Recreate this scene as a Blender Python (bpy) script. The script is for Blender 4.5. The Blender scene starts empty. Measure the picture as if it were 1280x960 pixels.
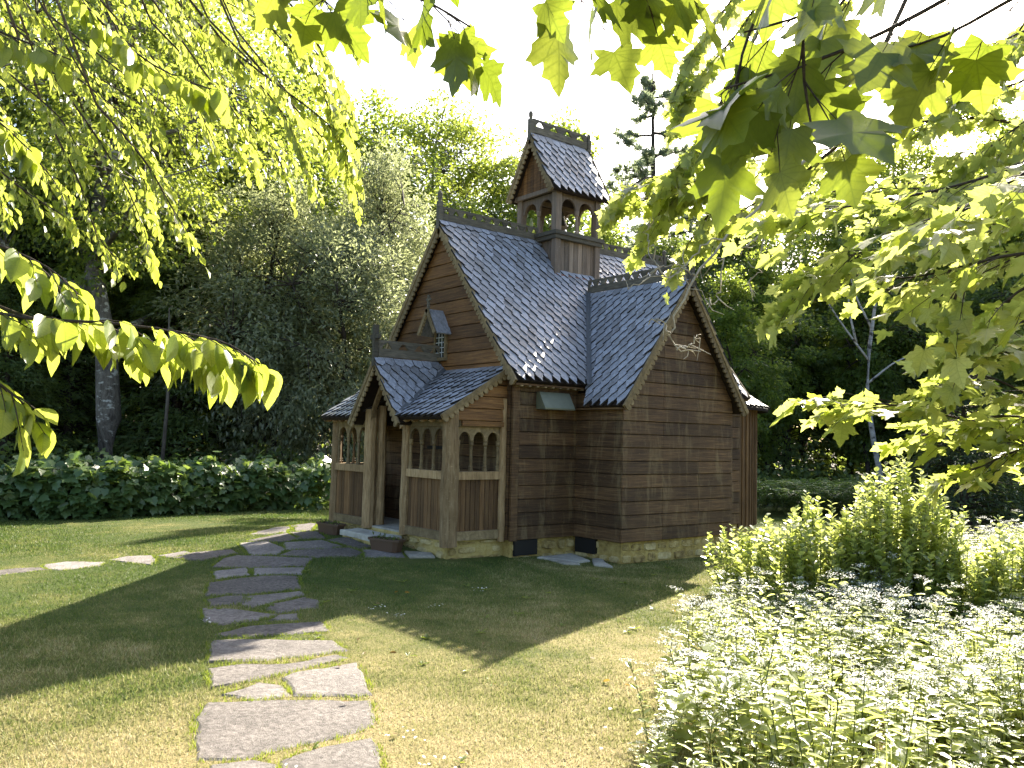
import bpy, math, random
import numpy as np
from mathutils import Vector, Matrix

random.seed(7)
RNG = np.random.default_rng(7)
R = math.radians
scene = bpy.context.scene
COL = scene.collection

# ---------------------------------------------------------------- camera
CAM = Vector((-7.5328, -9.3489, 1.7425))
FWD = Vector((0.624805, 0.778178, 0.063696))
RGT = Vector((0.778593, -0.627081, 0.023734))
UPV = Vector((-0.058412, -0.034764, 0.997687))
cam_data = bpy.data.cameras.new('camera')
cam = bpy.data.objects.new('camera', cam_data)
COL.objects.link(cam)
cam_data.sensor_width = 36.0
cam_data.lens = 29.96
cam_data.clip_start = 0.05
cam_data.clip_end = 2000.0
m = Matrix((RGT, UPV, -FWD)).transposed().to_4x4()
m.translation = CAM
cam.matrix_world = m
scene.camera = cam

# ---------------------------------------------------------------- light
SUN_DIR = Vector((0.7420, 0.3666, 0.5600)).normalized()      # towards the sun
SUN_EL = math.asin(SUN_DIR.z)
SUN_AZ = math.atan2(SUN_DIR.x, SUN_DIR.y)                     # clockwise from +Y
world = bpy.data.worlds.new('World')
scene.world = world
world.use_nodes = True
wn = world.node_tree
bg = wn.nodes['Background']
sky = wn.nodes.new('ShaderNodeTexSky')
sky.sky_type = 'NISHITA'
sky.sun_disc = False
sky.sun_elevation = SUN_EL
sky.sun_rotation = SUN_AZ
sky.dust_density = 2.5
sky.air_density = 1.0
sky.ozone_density = 1.0
wn.links.new(sky.outputs[0], bg.inputs[0])
bg.inputs[1].default_value = 0.10
sun_data = bpy.data.lights.new('sun', 'SUN')
sun_data.energy = 5.0
sun_data.angle = R(0.53)
sun_data.color = (1.0, 0.91, 0.76)
sun = bpy.data.objects.new('sun', sun_data)
COL.objects.link(sun)
sun.rotation_euler = SUN_DIR.to_track_quat('Z', 'Y').to_euler()
sun.location = (20, 10, 30)
scene.view_settings.view_transform = 'Standard'
scene.view_settings.look = 'None'
scene.view_settings.exposure = 2.25
scene.view_settings.gamma = 1.0
scene.view_settings.use_curve_mapping = False
scene.render.engine = 'CYCLES'
scene.cycles.use_denoising = True
scene.cycles.max_bounces = 6
scene.cycles.transmission_bounces = 4
scene.cycles.sample_clamp_indirect = 6.0

# ---------------------------------------------------------------- layout data (metres, z up, chapel nave along +X)
PATH_STONES = [[(-2.765, 2.753), (-2.451, 2.632), (-2.507, 1.851), (-2.731, 1.583), (-3.011, 1.722)], [(-2.598, 2.895), (-2.176, 3.078), (-1.873, 3.218), (-2.002, 2.469), (-2.303, 2.444)], [(-2.285, 2.29), (-1.812, 2.123), (-1.797, 1.57), (-2.018, 1.474), (-2.479, 1.792)], [(-1.743, 3.336), (-1.453, 3.047), (-1.678, 2.274), (-1.966, 2.482)], [(-2.733, 1.457), (-2.444, 1.628), (-1.784, 1.373), (-1.768, 1.027), (-1.943, 0.861), (-2.419, 1.104)], [(-3.657, 1.275), (-3.375, 1.723), (-3.163, 1.79), (-2.783, 1.342), (-2.49, 1.067), (-2.779, 0.67), (-3.188, 0.861)], [(-3.751, 0.98), (-3.404, 0.977), (-3.516, 0.602), (-3.87, 0.583)], [(-3.297, 0.857), (-2.826, 0.569), (-3.003, 0.293), (-3.417, 0.533)], [(-4.016, 0.355), (-3.423, 0.405), (-3.098, 0.189), (-3.355, -0.448), (-3.902, -0.455), (-4.277, -0.272)], [(-4.343, -0.516), (-4.16, -0.44), (-3.963, -0.555), (-4.158, -0.876), (-4.419, -0.786)], [(-3.93, -0.576), (-3.423, -0.642), (-3.468, -0.787), (-4.109, -1.068), (-4.16, -0.93)], [(-3.881, -1.084), (-3.53, -0.942), (-3.49, -1.166), (-3.633, -1.42), (-3.999, -1.447), (-4.005, -1.238)], [(-4.536, -0.933), (-4.349, -1.103), (-4.109, -1.527), (-4.334, -1.625), (-4.63, -1.621), (-4.687, -1.446)], [(-4.061, -1.587), (-3.925, -1.624), (-4.012, -1.792), (-4.197, -1.731)], [(-4.766, -1.994), (-4.436, -1.88), (-3.889, -2.029), (-3.993, -2.408), (-4.481, -2.236), (-4.776, -2.086)], [(-2.262, 3.628), (-1.388, 4.685), (-1.114, 4.571), (-1.794, 3.466), (-2.107, 3.453)], [(-1.726, 2.057), (-1.408, 2.085), (-1.446, 1.371), (-1.625, 1.343)], [(-1.634, 1.14), (-1.246, 0.915), (-1.401, 0.562), (-1.803, 0.758)], [(-1.018, 4.895), (-0.347, 5.549), (-0.398, 5.21), (-1.433, 3.287), (-1.597, 3.415)], [(-4.915, -2.253), (-4.642, -2.372), (-4.145, -2.754), (-4.179, -3.082), (-4.782, -2.995), (-4.961, -2.889), (-5.136, -2.834)], [(-5.212, -3.048), (-4.974, -3.062), (-4.717, -3.233), (-4.318, -3.188), (-4.299, -3.296), (-4.781, -3.376), (-5.016, -3.428), (-5.35, -3.487)], [(-4.877, -3.575), (-4.784, -3.53), (-4.306, -3.494), (-4.592, -4.195), (-4.693, -4.174), (-4.961, -3.944)], [(-5.357, -3.699), (-5.087, -3.6), (-5.01, -3.717), (-5.06, -3.901), (-5.236, -3.874)], [(-5.664, -4.126), (-5.511, -3.841), (-5.137, -4.062), (-4.69, -4.359), (-4.881, -4.744), (-5.202, -4.813), (-5.503, -4.804), (-5.676, -4.84), (-5.863, -4.708)], [(-5.515, -5.014), (-5.279, -4.967), (-5.016, -4.995), (-5.134, -5.252), (-5.281, -5.546), (-5.626, -5.302)], [(-5.843, -4.886), (-5.682, -4.927), (-5.619, -5.029), (-5.717, -5.237), (-5.918, -5.094)], [(-5.924, 2.508), (-5.603, 2.563), (-5.396, 2.513), (-5.376, 2.317), (-5.845, 2.186), (-5.96, 2.227)], [(-5.26, 2.719), (-5.031, 2.788), (-4.671, 2.505), (-4.794, 2.275), (-5.213, 2.203), (-5.305, 2.412)], [(-4.522, 2.626), (-4.29, 2.764), (-4.049, 2.626), (-4.123, 2.236), (-4.259, 1.972), (-4.401, 2.34)], [(-3.964, 2.566), (-3.587, 2.681), (-3.572, 2.481), (-3.849, 2.266)], [(-3.839, 2.176), (-3.557, 2.444), (-3.099, 2.274), (-3.144, 2.009), (-3.626, 1.847)]]
BASE_SLABS = [[(-1.226, 0.791), (-0.919, 0.559), (-1.019, 0.311), (-1.351, 0.445)], [(0.387, -0.149), (1.152, -0.024), (0.975, -0.614), (0.71, -0.651)], [(1.116, -0.495), (1.273, -0.514), (0.873, -1.145), (0.76, -0.907)], [(0.459, -0.321), (0.551, -0.41), (0.626, -0.777), (0.418, -0.67)]]
LEFT_NEAR = [[(-7.463, -6.612, 2.152), (-7.198, -6.814, 2.033), (-6.955, -7.008, 2.013), (-6.76, -7.162, 1.978), (-6.668, -7.231, 1.919)], [(-7.435, -6.52, 2.323), (-7.228, -6.679, 2.243), (-7.089, -6.785, 2.172), (-6.999, -6.849, 2.077)], [(-7.392, -6.778, 1.919), (-7.267, -6.876, 1.894), (-7.187, -6.935, 1.831), (-7.154, -6.959, 1.799)], [(-7.036, -6.153, 3.356), (-6.919, -6.232, 3.169), (-6.738, -6.362, 2.984), (-6.531, -6.52, 2.882)], [(-7.377, -6.114, 3.084), (-7.174, -6.269, 2.989), (-6.991, -6.409, 2.905)], [(-7.353, -5.983, 2.819), (-7.186, -6.113, 2.771), (-7.056, -6.208, 2.644)], [(-7.282, -6.561, 2.12), (-7.07, -6.724, 2.027), (-6.879, -6.874, 1.989), (-6.757, -6.97, 1.959), (-6.707, -7.008, 1.939)]]
LEFT_MID = [[(-6.185, -4.895, 3.902), (-5.867, -5.127, 3.612), (-5.585, -5.333, 3.358), (-5.473, -5.407, 3.174)], [(-6.5, -1.506, 5.659), (-6.071, -1.828, 5.378), (-5.69, -2.113, 5.132), (-5.542, -2.218, 4.953)], [(-5.906, -2.343, 5.756), (-5.596, -2.542, 5.142), (-5.32, -2.719, 4.604), (-5.206, -2.779, 4.218)], [(-6.138, -4.94, 4.278), (-5.872, -5.123, 3.908), (-5.636, -5.286, 3.584), (-5.541, -5.343, 3.35)], [(-6.259, -2.785, 5.352), (-5.687, -3.213, 4.97), (-5.18, -3.593, 4.635), (-4.982, -3.731, 4.391)], [(-6.142, -5.09, 4.355), (-5.871, -5.268, 3.884), (-5.632, -5.427, 3.471), (-5.533, -5.481, 3.174)], [(-6.277, -4.382, 4.862), (-5.946, -4.619, 4.511), (-5.651, -4.83, 4.204), (-5.535, -4.906, 3.981)], [(-6.721, -2.295, 4.717), (-6.29, -2.614, 4.394), (-5.908, -2.898, 4.112), (-5.758, -3.002, 3.906)], [(-6.4, -2.213, 4.867), (-5.996, -2.507, 4.493), (-5.637, -2.769, 4.166), (-5.496, -2.863, 3.929)], [(-6.216, -1.945, 5.437), (-5.744, -2.3, 5.142), (-5.324, -2.616, 4.884), (-5.161, -2.732, 4.695)], [(-7.285, -2.843, 4.274), (-7.04, -3.002, 3.803), (-6.823, -3.142, 3.391), (-6.733, -3.19, 3.095)], [(-5.407, -3.459, 5.028), (-5.101, -3.667, 4.569), (-4.829, -3.853, 4.168), (-4.719, -3.917, 3.879)], [(-6.358, -4.602, 4.276), (-6.116, -4.77, 3.952), (-5.901, -4.92, 3.669), (-5.814, -4.972, 3.465)], [(-6.275, -4.365, 4.243), (-6.025, -4.532, 3.844), (-5.804, -4.682, 3.495), (-5.714, -4.733, 3.244)], [(-6.612, -2.673, 4.619), (-6.285, -2.897, 4.145), (-5.994, -3.096, 3.729), (-5.877, -3.166, 3.43)], [(-5.865, -4.806, 3.868), (-5.631, -4.969, 3.561), (-5.423, -5.113, 3.292), (-5.34, -5.164, 3.099)], [(-6.019, -3.594, 4.411), (-5.676, -3.835, 3.997), (-5.372, -4.049, 3.634), (-5.251, -4.125, 3.373)], [(-5.617, -4.163, 4.916), (-5.369, -4.342, 4.657), (-5.148, -4.5, 4.431), (-5.061, -4.557, 4.268)], [(-5.843, -2.011, 4.941), (-5.244, -2.452, 4.452), (-4.712, -2.844, 4.024), (-4.504, -2.986, 3.714)], [(-7.163, -4.041, 3.884), (-6.903, -4.227, 3.619), (-6.673, -4.393, 3.387), (-6.582, -4.452, 3.22)], [(-5.922, -4.418, 4.152), (-5.653, -4.608, 3.837), (-5.415, -4.777, 3.561), (-5.32, -4.837, 3.362)], [(-6.583, -3.839, 4.433), (-6.369, -3.981, 4.063), (-6.18, -4.106, 3.741), (-6.102, -4.149, 3.508)], [(-6.664, -3.604, 5.03), (-6.366, -3.824, 4.794), (-6.102, -4.019, 4.587), (-5.999, -4.09, 4.436)], [(-5.408, -3.45, 4.616), (-5.09, -3.669, 4.171), (-4.808, -3.863, 3.782), (-4.695, -3.932, 3.501)], [(-5.661, -3.545, 5.16), (-5.285, -3.808, 4.682), (-4.95, -4.042, 4.263), (-4.816, -4.125, 3.96)], [(-6.344, -4.95, 4.096), (-6.066, -5.142, 3.699), (-5.818, -5.312, 3.352), (-5.719, -5.371, 3.102)], [(-7.438, -3.949, 4.433), (-7.152, -4.16, 4.203), (-6.898, -4.348, 4.002), (-6.798, -4.416, 3.856)], [(-7.055, -3.161, 4.493), (-6.609, -3.484, 4.065), (-6.212, -3.772, 3.691), (-6.056, -3.875, 3.42)], [(-6.668, -3.434, 4.435), (-6.371, -3.627, 3.87), (-6.107, -3.798, 3.376), (-5.998, -3.857, 3.021)], [(-5.786, -2.518, 5.576), (-5.212, -2.939, 5.1), (-4.703, -3.314, 4.684), (-4.503, -3.449, 4.381)], [(-6.435, -3.22, 4.553), (-6.023, -3.52, 4.173), (-5.656, -3.787, 3.841), (-5.512, -3.883, 3.6)], [(-7.375, -1.396, 5.855), (-6.93, -1.713, 5.362), (-6.535, -1.995, 4.93), (-6.378, -2.095, 4.618)], [(-7.412, -1.659, 5.044), (-7.021, -1.932, 4.546), (-6.673, -2.176, 4.11), (-6.534, -2.262, 3.796)], [(-6.539, -3.976, 4.381), (-6.232, -4.19, 3.982), (-5.959, -4.381, 3.633), (-5.849, -4.448, 3.381)], [(-6.495, -4.414, 3.49), (-6.276, -4.566, 3.195), (-6.143, -4.652, 2.94), (-6.068, -4.701, 2.812)], [(-6.655, -4.027, 3.47), (-6.494, -4.127, 3.114), (-6.408, -4.174, 2.847), (-6.292, -4.253, 2.67)], [(-5.869, -5.102, 4.189), (-5.614, -5.273, 3.775), (-5.496, -5.341, 3.441), (-5.471, -5.335, 3.125)], [(-6.716, -3.761, 3.961), (-6.394, -3.978, 3.455), (-6.187, -4.111, 3.039), (-6.094, -4.158, 2.713)], [(-7.112, -4.158, 3.273), (-6.838, -4.355, 2.992), (-6.635, -4.505, 2.833)], [(-7.162, -3.526, 3.903), (-6.813, -3.77, 3.454), (-6.58, -3.932, 3.14), (-6.495, -3.982, 2.912)]]
MAPLE_TOP = [[(-7.0, -7.622, 2.888), (-6.85, -7.73, 2.744), (-6.731, -7.82, 2.674), (-6.626, -7.901, 2.636), (-6.546, -7.961, 2.581)], [(-6.753, -8.005, 2.798), (-6.604, -8.113, 2.653), (-6.507, -8.186, 2.596), (-6.441, -8.237, 2.575)], [(-6.647, -8.212, 2.723), (-6.532, -8.297, 2.628), (-6.463, -8.348, 2.574), (-6.434, -8.37, 2.554)], [(-6.841, -7.562, 2.954), (-6.736, -7.636, 2.832), (-6.689, -7.667, 2.744), (-6.736, -7.626, 2.707)], [(-5.831, -8.801, 2.692), (-5.993, -8.66, 2.557), (-6.124, -8.547, 2.465), (-6.235, -8.454, 2.411), (-6.296, -8.403, 2.387)], [(-6.182, -8.58, 2.653), (-6.23, -8.532, 2.525), (-6.228, -8.523, 2.398), (-6.211, -8.528, 2.3)], [(-5.891, -8.568, 2.793), (-5.971, -8.494, 2.663), (-6.066, -8.412, 2.597), (-6.151, -8.341, 2.562)], [(-5.715, -8.829, 2.68), (-5.828, -8.732, 2.601), (-5.929, -8.645, 2.523), (-5.997, -8.587, 2.491)], [(-6.033, -8.39, 2.786), (-6.077, -8.345, 2.669), (-6.109, -8.31, 2.554), (-6.116, -8.296, 2.455)]]
MAPLE_RIGHT = [[(-2.83, -8.118, 3.378), (-3.309, -7.707, 3.044), (-3.797, -7.301, 2.879), (-4.145, -7.018, 2.831)], [(-2.692, -8.076, 3.073), (-3.246, -7.608, 2.787), (-3.749, -7.193, 2.656), (-3.962, -7.006, 2.458)], [(-2.828, -8.078, 1.292), (-3.226, -7.796, 1.755), (-3.636, -7.481, 1.918), (-4.038, -7.161, 1.957)], [(-3.128, -8.178, 2.32), (-3.507, -7.873, 2.308), (-3.744, -7.673, 2.197)], [(-2.856, -8.094, 1.767), (-3.211, -7.827, 1.975), (-3.417, -7.67, 2.079), (-3.529, -7.577, 2.046)], [(-2.967, -8.122, 1.624), (-3.309, -7.858, 1.756), (-3.539, -7.665, 1.649)], [(-3.762, -8.359, 2.901), (-4.033, -8.127, 2.728), (-4.307, -7.898, 2.614), (-4.443, -7.782, 2.52)], [(-3.981, -8.411, 2.548), (-4.196, -8.232, 2.457), (-4.411, -8.053, 2.394), (-4.469, -7.995, 2.251)], [(-4.363, -8.521, 2.922), (-4.547, -8.354, 2.689), (-4.697, -8.223, 2.557), (-4.773, -8.157, 2.504)], [(-4.251, -8.436, 2.362), (-4.453, -8.27, 2.303), (-4.569, -8.167, 2.194)], [(-3.227, -8.198, 1.967), (-3.553, -7.95, 2.126), (-3.715, -7.825, 2.188)], [(-2.185, -7.875, 3.492), (-2.669, -7.457, 3.132), (-3.073, -7.133, 3.141), (-3.442, -6.834, 3.108)], [(-2.723, -8.054, 1.542), (-3.003, -7.853, 1.834), (-3.242, -7.667, 1.902), (-3.528, -7.428, 1.799)], [(-2.449, -8.009, 3.017), (-2.815, -7.698, 2.804), (-3.275, -7.312, 2.609), (-3.747, -6.933, 2.594)]]
MAPLE_FAR = [[(-0.635, -7.35, 3.853), (-1.218, -6.899, 4.06), (-1.547, -6.634, 4.05), (-1.872, -6.367, 3.984), (-2.105, -6.168, 3.842), (-2.603, -5.758, 3.709), (-2.942, -5.468, 3.501), (-3.224, -5.237, 3.436)], [(-2.131, -6.508, 5.104), (-2.438, -6.216, 4.551), (-2.801, -5.897, 4.213), (-2.99, -5.713, 3.827), (-3.162, -5.548, 3.495)], [(-2.218, -5.951, 5.439), (-2.498, -5.674, 4.79), (-2.704, -5.479, 4.435), (-2.823, -5.359, 4.14)], [(-2.685, -5.818, 3.676), (-2.8, -5.705, 3.423), (-2.916, -5.593, 3.198), (-2.991, -5.517, 3.002)], [(-3.069, -5.776, 3.791), (-3.221, -5.634, 3.545), (-3.385, -5.498, 3.487), (-3.5, -5.391, 3.323)], [(-2.196, -6.221, 3.807), (-2.46, -5.986, 3.517), (-2.667, -5.807, 3.361), (-2.827, -5.66, 3.146)], [(-0.456, -7.314, 4.794), (-0.888, -6.937, 4.432), (-1.244, -6.641, 4.305), (-1.477, -6.462, 4.414)], [(-1.028, -7.558, 3.977), (-1.504, -7.154, 3.7), (-1.831, -6.89, 3.69)], [(-0.148, -7.332, 5.135), (-0.602, -6.947, 4.881), (-0.969, -6.641, 4.75), (-1.242, -6.411, 4.622)], [(-0.618, -7.34, 3.572), (-1.013, -7.022, 3.56), (-1.416, -6.709, 3.689), (-1.718, -6.459, 3.595)], [(-2.558, -5.916, 5.202), (-2.795, -5.688, 4.744), (-2.932, -5.555, 4.458), (-2.985, -5.494, 4.232)], [(-2.323, -5.892, 4.177), (-2.574, -5.667, 3.883), (-2.74, -5.516, 3.677), (-2.945, -5.326, 3.356)], [(-2.687, -5.949, 3.727), (-2.932, -5.738, 3.556), (-3.134, -5.562, 3.387), (-3.288, -5.416, 3.11)], [(-1.468, -7.778, 4.696), (-1.831, -7.462, 4.393), (-2.123, -7.21, 4.188), (-2.296, -7.047, 3.891)], [(-1.674, -7.822, 4.114), (-1.986, -7.547, 3.823), (-2.194, -7.364, 3.63), (-2.384, -7.196, 3.436)], [(-1.759, -7.833, 3.516), (-2.032, -7.595, 3.278), (-2.274, -7.388, 3.133), (-2.443, -7.237, 2.944)], [(-1.13, -7.695, 5.073), (-1.434, -7.425, 4.754), (-1.66, -7.222, 4.489), (-1.762, -7.114, 4.176)], [(-1.305, -7.72, 3.959), (-1.683, -7.403, 3.798), (-1.931, -7.171, 3.393), (-1.991, -7.098, 3.093)]]
DEAD_BRANCH = [[(-2.782, -6.372, 3.547), (-2.967, -6.206, 3.339), (-3.166, -6.021, 3.029), (-3.283, -5.908, 2.797), (-3.358, -5.831, 2.592), (-3.396, -5.787, 2.424), (-3.343, -5.822, 2.329), (-3.231, -5.91, 2.317)], [(-3.166, -6.021, 3.029), (-3.264, -5.94, 3.0), (-3.318, -5.89, 2.913), (-3.429, -5.79, 2.793), (-3.565, -5.678, 2.753), (-3.626, -5.625, 2.7)], [(-3.283, -5.908, 2.797), (-3.373, -5.84, 2.845), (-3.461, -5.77, 2.857), (-3.542, -5.697, 2.764)], [(-2.967, -6.206, 3.339), (-2.972, -6.181, 3.085), (-2.986, -6.151, 2.857), (-3.021, -6.116, 2.77)], [(-2.972, -6.181, 3.085), (-3.122, -6.049, 2.939), (-3.259, -5.937, 2.914)], [(-3.166, -6.021, 3.029), (-3.168, -5.994, 2.725), (-3.203, -5.96, 2.648), (-3.326, -5.867, 2.72)], [(-3.396, -5.787, 2.424), (-3.449, -5.752, 2.513), (-3.51, -5.7, 2.486)], [(-3.449, -5.774, 2.792), (-3.53, -5.723, 2.967), (-3.56, -5.708, 3.067), (-3.541, -5.73, 3.144)], [(-3.343, -5.822, 2.329), (-3.275, -5.881, 2.377), (-3.262, -5.895, 2.428)]]
HEDGE_LINE = [(-6.84, 7.82), (-4.93, 8.77), (-3.65, 8.5), (-2.17, 8.54), (-0.37, 8.94), (1.97, 8.61)]
MEADOW = [(-4.4, -6.5), (-3.74, -5.92), (-2.6, -5.12), (-1.42, -4.42), (-0.17, -3.77), (1.43, -3.09), (3.15, -2.67), (4.87, -2.79), (8.95, -3.51), (7.12, -5.38), (0.18, -7.25), (-2.4, -7.94), (-3.71, -7.67), (-4.28, -7.08)]
SHRUBS = [((0.53, -5.3, 0.0), 1.73, 0.57, 80, 'tallest leafy shrub with upright stems rising above the wildflowers', 101, 0.085), ((-0.06, -4.72, 0.0), 1.35, 0.57, 70, 'broad mid-height shrub between the tallest shrub and the chapel', 102, 0.085), ((0.67, -5.77, 0.0), 1.13, 0.37, 36, 'small shrub close right of the tallest shrub', 103, 0.08), ((0.72, -3.27, 0.0), 0.93, 0.41, 30, 'low shrub against the chapel foundation at the patch edge', 104, 0.08), ((1.07, -6.03, 0.0), 1.18, 0.44, 45, 'leafy shrub at the right edge of the picture', 105, 0.085), ((0.18, -5.07, 0.0), 1.28, 0.38, 40, 'bushy shrub filling the gap left of the tallest shrub', 106, 0.085), ((0.27, -4.05, 0.0), 0.99, 0.46, 36, 'rounded low shrub in front of the apse corner', 107, 0.085), ((-0.1, -6.26, 0.0), 0.44, 0.13, 9, 'knee-high dark leaved plant standing among the white flowers', 108, 0.07)]
FERNS = [(10.82, 3.43), (12.1, 3.96), (11.7, 3.61), (11.05, 2.9), (11.07, 2.67), (12.43, 3.4), (12.8, 3.41), (14.17, 3.98), (13.28, 3.31), (12.33, 2.46), (14.59, 3.72), (12.64, 2.31), (13.75, 2.64), (14.47, 2.92), (14.34, 2.72)]

# ---------------------------------------------------------------- node helpers
class NT:
    def __init__(s, name):
        s.m = bpy.data.materials.new(name)
        s.m.use_nodes = True
        s.t = s.m.node_tree
        s.t.nodes.clear()
        s.out = s.t.nodes.new('ShaderNodeOutputMaterial')
    def n(s, typ, **kw):
        nd = s.t.nodes.new(typ)
        for k, v in kw.items():
            setattr(nd, k, v)
        return nd
    def l(s, a, b):
        s.t.links.new(a, b)
    def val(s, sock, v):
        if hasattr(v, 'is_output') or isinstance(v, bpy.types.NodeSocket):
            s.l(v, sock)
        else:
            sock.default_value = v
    def math(s, op, a, b=0.0, clamp=False):
        nd = s.n('ShaderNodeMath', operation=op, use_clamp=clamp)
        s.val(nd.inputs[0], a); s.val(nd.inputs[1], b)
        return nd.outputs[0]
    def pos(s, scale=(1, 1, 1), kind='Position'):
        if kind == 'Position':
            src = s.n('ShaderNodeNewGeometry').outputs['Position']
        else:
            src = s.n('ShaderNodeTexCoord').outputs[kind]
        mp = s.n('ShaderNodeMapping')
        mp.inputs['Scale'].default_value = scale
        s.l(src, mp.inputs['Vector'])
        return mp.outputs[0]
    def noise(s, vec, scale=1.0, detail=4.0, rough=0.55, dist=0.0):
        nd = s.n('ShaderNodeTexNoise')
        s.l(vec, nd.inputs['Vector'])
        nd.inputs['Scale'].default_value = scale
        nd.inputs['Detail'].default_value = detail
        nd.inputs['Roughness'].default_value = rough
        nd.inputs['Distortion'].default_value = dist
        return nd.outputs['Fac']
    def ramp(s, fac, stops):
        nd = s.n('ShaderNodeValToRGB')
        e = nd.color_ramp.elements
        while len(e) < len(stops):
            e.new(0.5)
        for i, (p, c) in enumerate(stops):
            e[i].position = p
            e[i].color = (c[0], c[1], c[2], 1) if not isinstance(c, (int, float)) else (c, c, c, 1)
        s.l(fac, nd.inputs[0])
        return nd.outputs[0]
    def mix(s, f, a, b, typ='MIX'):
        nd = s.n('ShaderNodeMix', data_type='RGBA', blend_type=typ)
        s.val(nd.inputs[0], f)
        for sk, v in ((nd.inputs[6], a), (nd.inputs[7], b)):
            if isinstance(v, tuple):
                sk.default_value = (v[0], v[1], v[2], 1)
            else:
                s.l(v, sk)
        return nd.outputs[2]
    def rnd(s):
        a = s.n('ShaderNodeObjectInfo').outputs['Random']
        b = s.n('ShaderNodeNewGeometry').outputs['Random Per Island']
        return s.math('FRACT', s.math('ADD', a, b))
    def bump(s, h, strength=0.4, dist=0.01):
        nd = s.n('ShaderNodeBump')
        nd.inputs['Strength'].default_value = strength
        nd.inputs['Distance'].default_value = dist
        s.l(h, nd.inputs['Height'])
        return nd.outputs[0]
    def pbr(s, col, rough=0.7, bump=None, spec=0.4, metal=0.0):
        b = s.n('ShaderNodeBsdfPrincipled')
        if isinstance(col, tuple):
            b.inputs['Base Color'].default_value = (*col, 1)
        else:
            s.l(col, b.inputs['Base Color'])
        s.val(b.inputs['Roughness'], rough)
        b.inputs['Specular IOR Level'].default_value = spec
        b.inputs['Metallic'].default_value = metal
        if bump is not None:
            s.l(bump, b.inputs['Normal'])
        return b.outputs[0]
    def done(s, sh):
        s.l(sh, s.out.inputs['Surface'])
        return s.m

def wood(name, c0, c1, c2, grain=(3, 3, 60), rough=0.75, spec=0.3, bump=0.5, stain=None):
    t = NT(name)
    g = t.noise(t.pos(grain), 1.0, 6, 0.65, 0.6)
    big = t.noise(t.pos((1.3, 1.3, 1.8)), 1.0, 4, 0.6)
    col = t.ramp(g, [(0.28, c0), (0.52, c1), (0.78, c2)])
    r = t.rnd()
    col = t.mix(t.math('MULTIPLY', t.ramp(big, [(0.35, 0.0), (0.7, 1.0)]), 0.55), col, c0)
    br = t.math('MULTIPLY_ADD', r, 0.75)
    br.node.inputs[2].default_value = 0.60
    mul = t.n('ShaderNodeMix', data_type='RGBA', blend_type='MULTIPLY')
    mul.inputs[0].default_value = 1.0
    t.l(col, mul.inputs[6])
    cmb = t.n('ShaderNodeCombineColor')
    for i in range(3):
        t.l(br, cmb.inputs[i])
    t.l(cmb.outputs[0], mul.inputs[7])
    col = mul.outputs[2]
    if stain:
        sp = t.noise(t.pos((6, 6, 1.1)), 1.0, 6, 0.72, 0.5)
        col = t.mix(t.math('MULTIPLY', t.ramp(sp, [(0.5, 0.0), (0.68, 1.0)]), 0.55), col, stain)
    spk = t.noise(t.pos((18, 18, 34)), 1.0, 5, 0.75)
    col = t.mix(t.math('MULTIPLY', t.ramp(spk, [(0.60, 0.0), (0.70, 1.0)]), 0.5), col, c2)
    col = t.mix(t.math('MULTIPLY', t.ramp(spk, [(0.28, 1.0), (0.36, 0.0)]), 0.6), col, tuple(x * 0.5 for x in c0))
    return t.done(t.pbr(col, rough, t.bump(g, bump, 0.006), spec))

def leafmat(name, ca, cb, ta, tb, mix=0.45, rough=0.42, spec=0.35, veins=False):
    t = NT(name)
    r = t.rnd()
    col = t.mix(r, ca, cb)
    tr = t.mix(r, ta, tb)
    if veins:
        sx = t.n('ShaderNodeSeparateXYZ')
        t.l(t.n('ShaderNodeTexCoord').outputs['Object'], sx.inputs[0])
        X, Y = sx.outputs['X'], sx.outputs['Y']
        ay = t.math('ABSOLUTE', Y)
        def line(d, w):                                    # 1 on the vein, 0 beyond w
            return t.math('SUBTRACT', 1.0, t.math('DIVIDE', d, w), True)
        v = line(ay, 0.022)
        if veins == 'palmate':
            for th in (0.62, 1.25, 1.95):
                c_, s_ = math.cos(th), math.sin(th)
                d = t.math('ABSOLUTE', t.math('SUBTRACT', t.math('MULTIPLY', X, s_), t.math('MULTIPLY', ay, c_)))
                v = t.math('MAXIMUM', v, t.math('MULTIPLY', line(d, 0.018), 0.9))
            k1, k2 = 34.0, 0.55
        else:
            k1, k2 = 62.0, 0.75
        rib = t.math('SINE', t.math('MULTIPLY', t.math('SUBTRACT', X, t.math('MULTIPLY', ay, k2)), k1))
        rib = t.math('POWER', t.math('MAXIMUM', rib, 0.0), 5.0)
        v = t.math('MAXIMUM', v, t.math('MULTIPLY', rib, 0.6))
        mot = t.noise(t.pos((1, 1, 1), 'Object'), 9.0, 4, 0.65)
        col = t.mix(t.math('MULTIPLY', mot, 0.5), col, (ca[0] * 0.55, ca[1] * 0.55, ca[2] * 0.6))
        tr = t.mix(t.math('MULTIPLY', t.math('SUBTRACT', mot, 0.35, True), 0.9), tr, (ta[0] * 0.5, ta[1] * 0.55, ta[2] * 0.6))
        col = t.mix(t.math('MULTIPLY', v, 0.45), col, (cb[0] * 1.5, cb[1] * 1.4, cb[2] * 1.5))
        tr = t.mix(t.math('MULTIPLY', v, 0.55), tr, (ta[0] * 0.38, ta[1] * 0.42, ta[2] * 0.4))
    a = t.pbr(col, rough, None, spec)
    b = t.n('ShaderNodeBsdfTranslucent')
    t.l(tr, b.inputs['Color'])
    mx = t.n('ShaderNodeMixShader')
    mx.inputs[0].default_value = mix
    t.l(a, mx.inputs[1]); t.l(b.outputs[0], mx.inputs[2])
    return t.done(mx.outputs[0])

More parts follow.
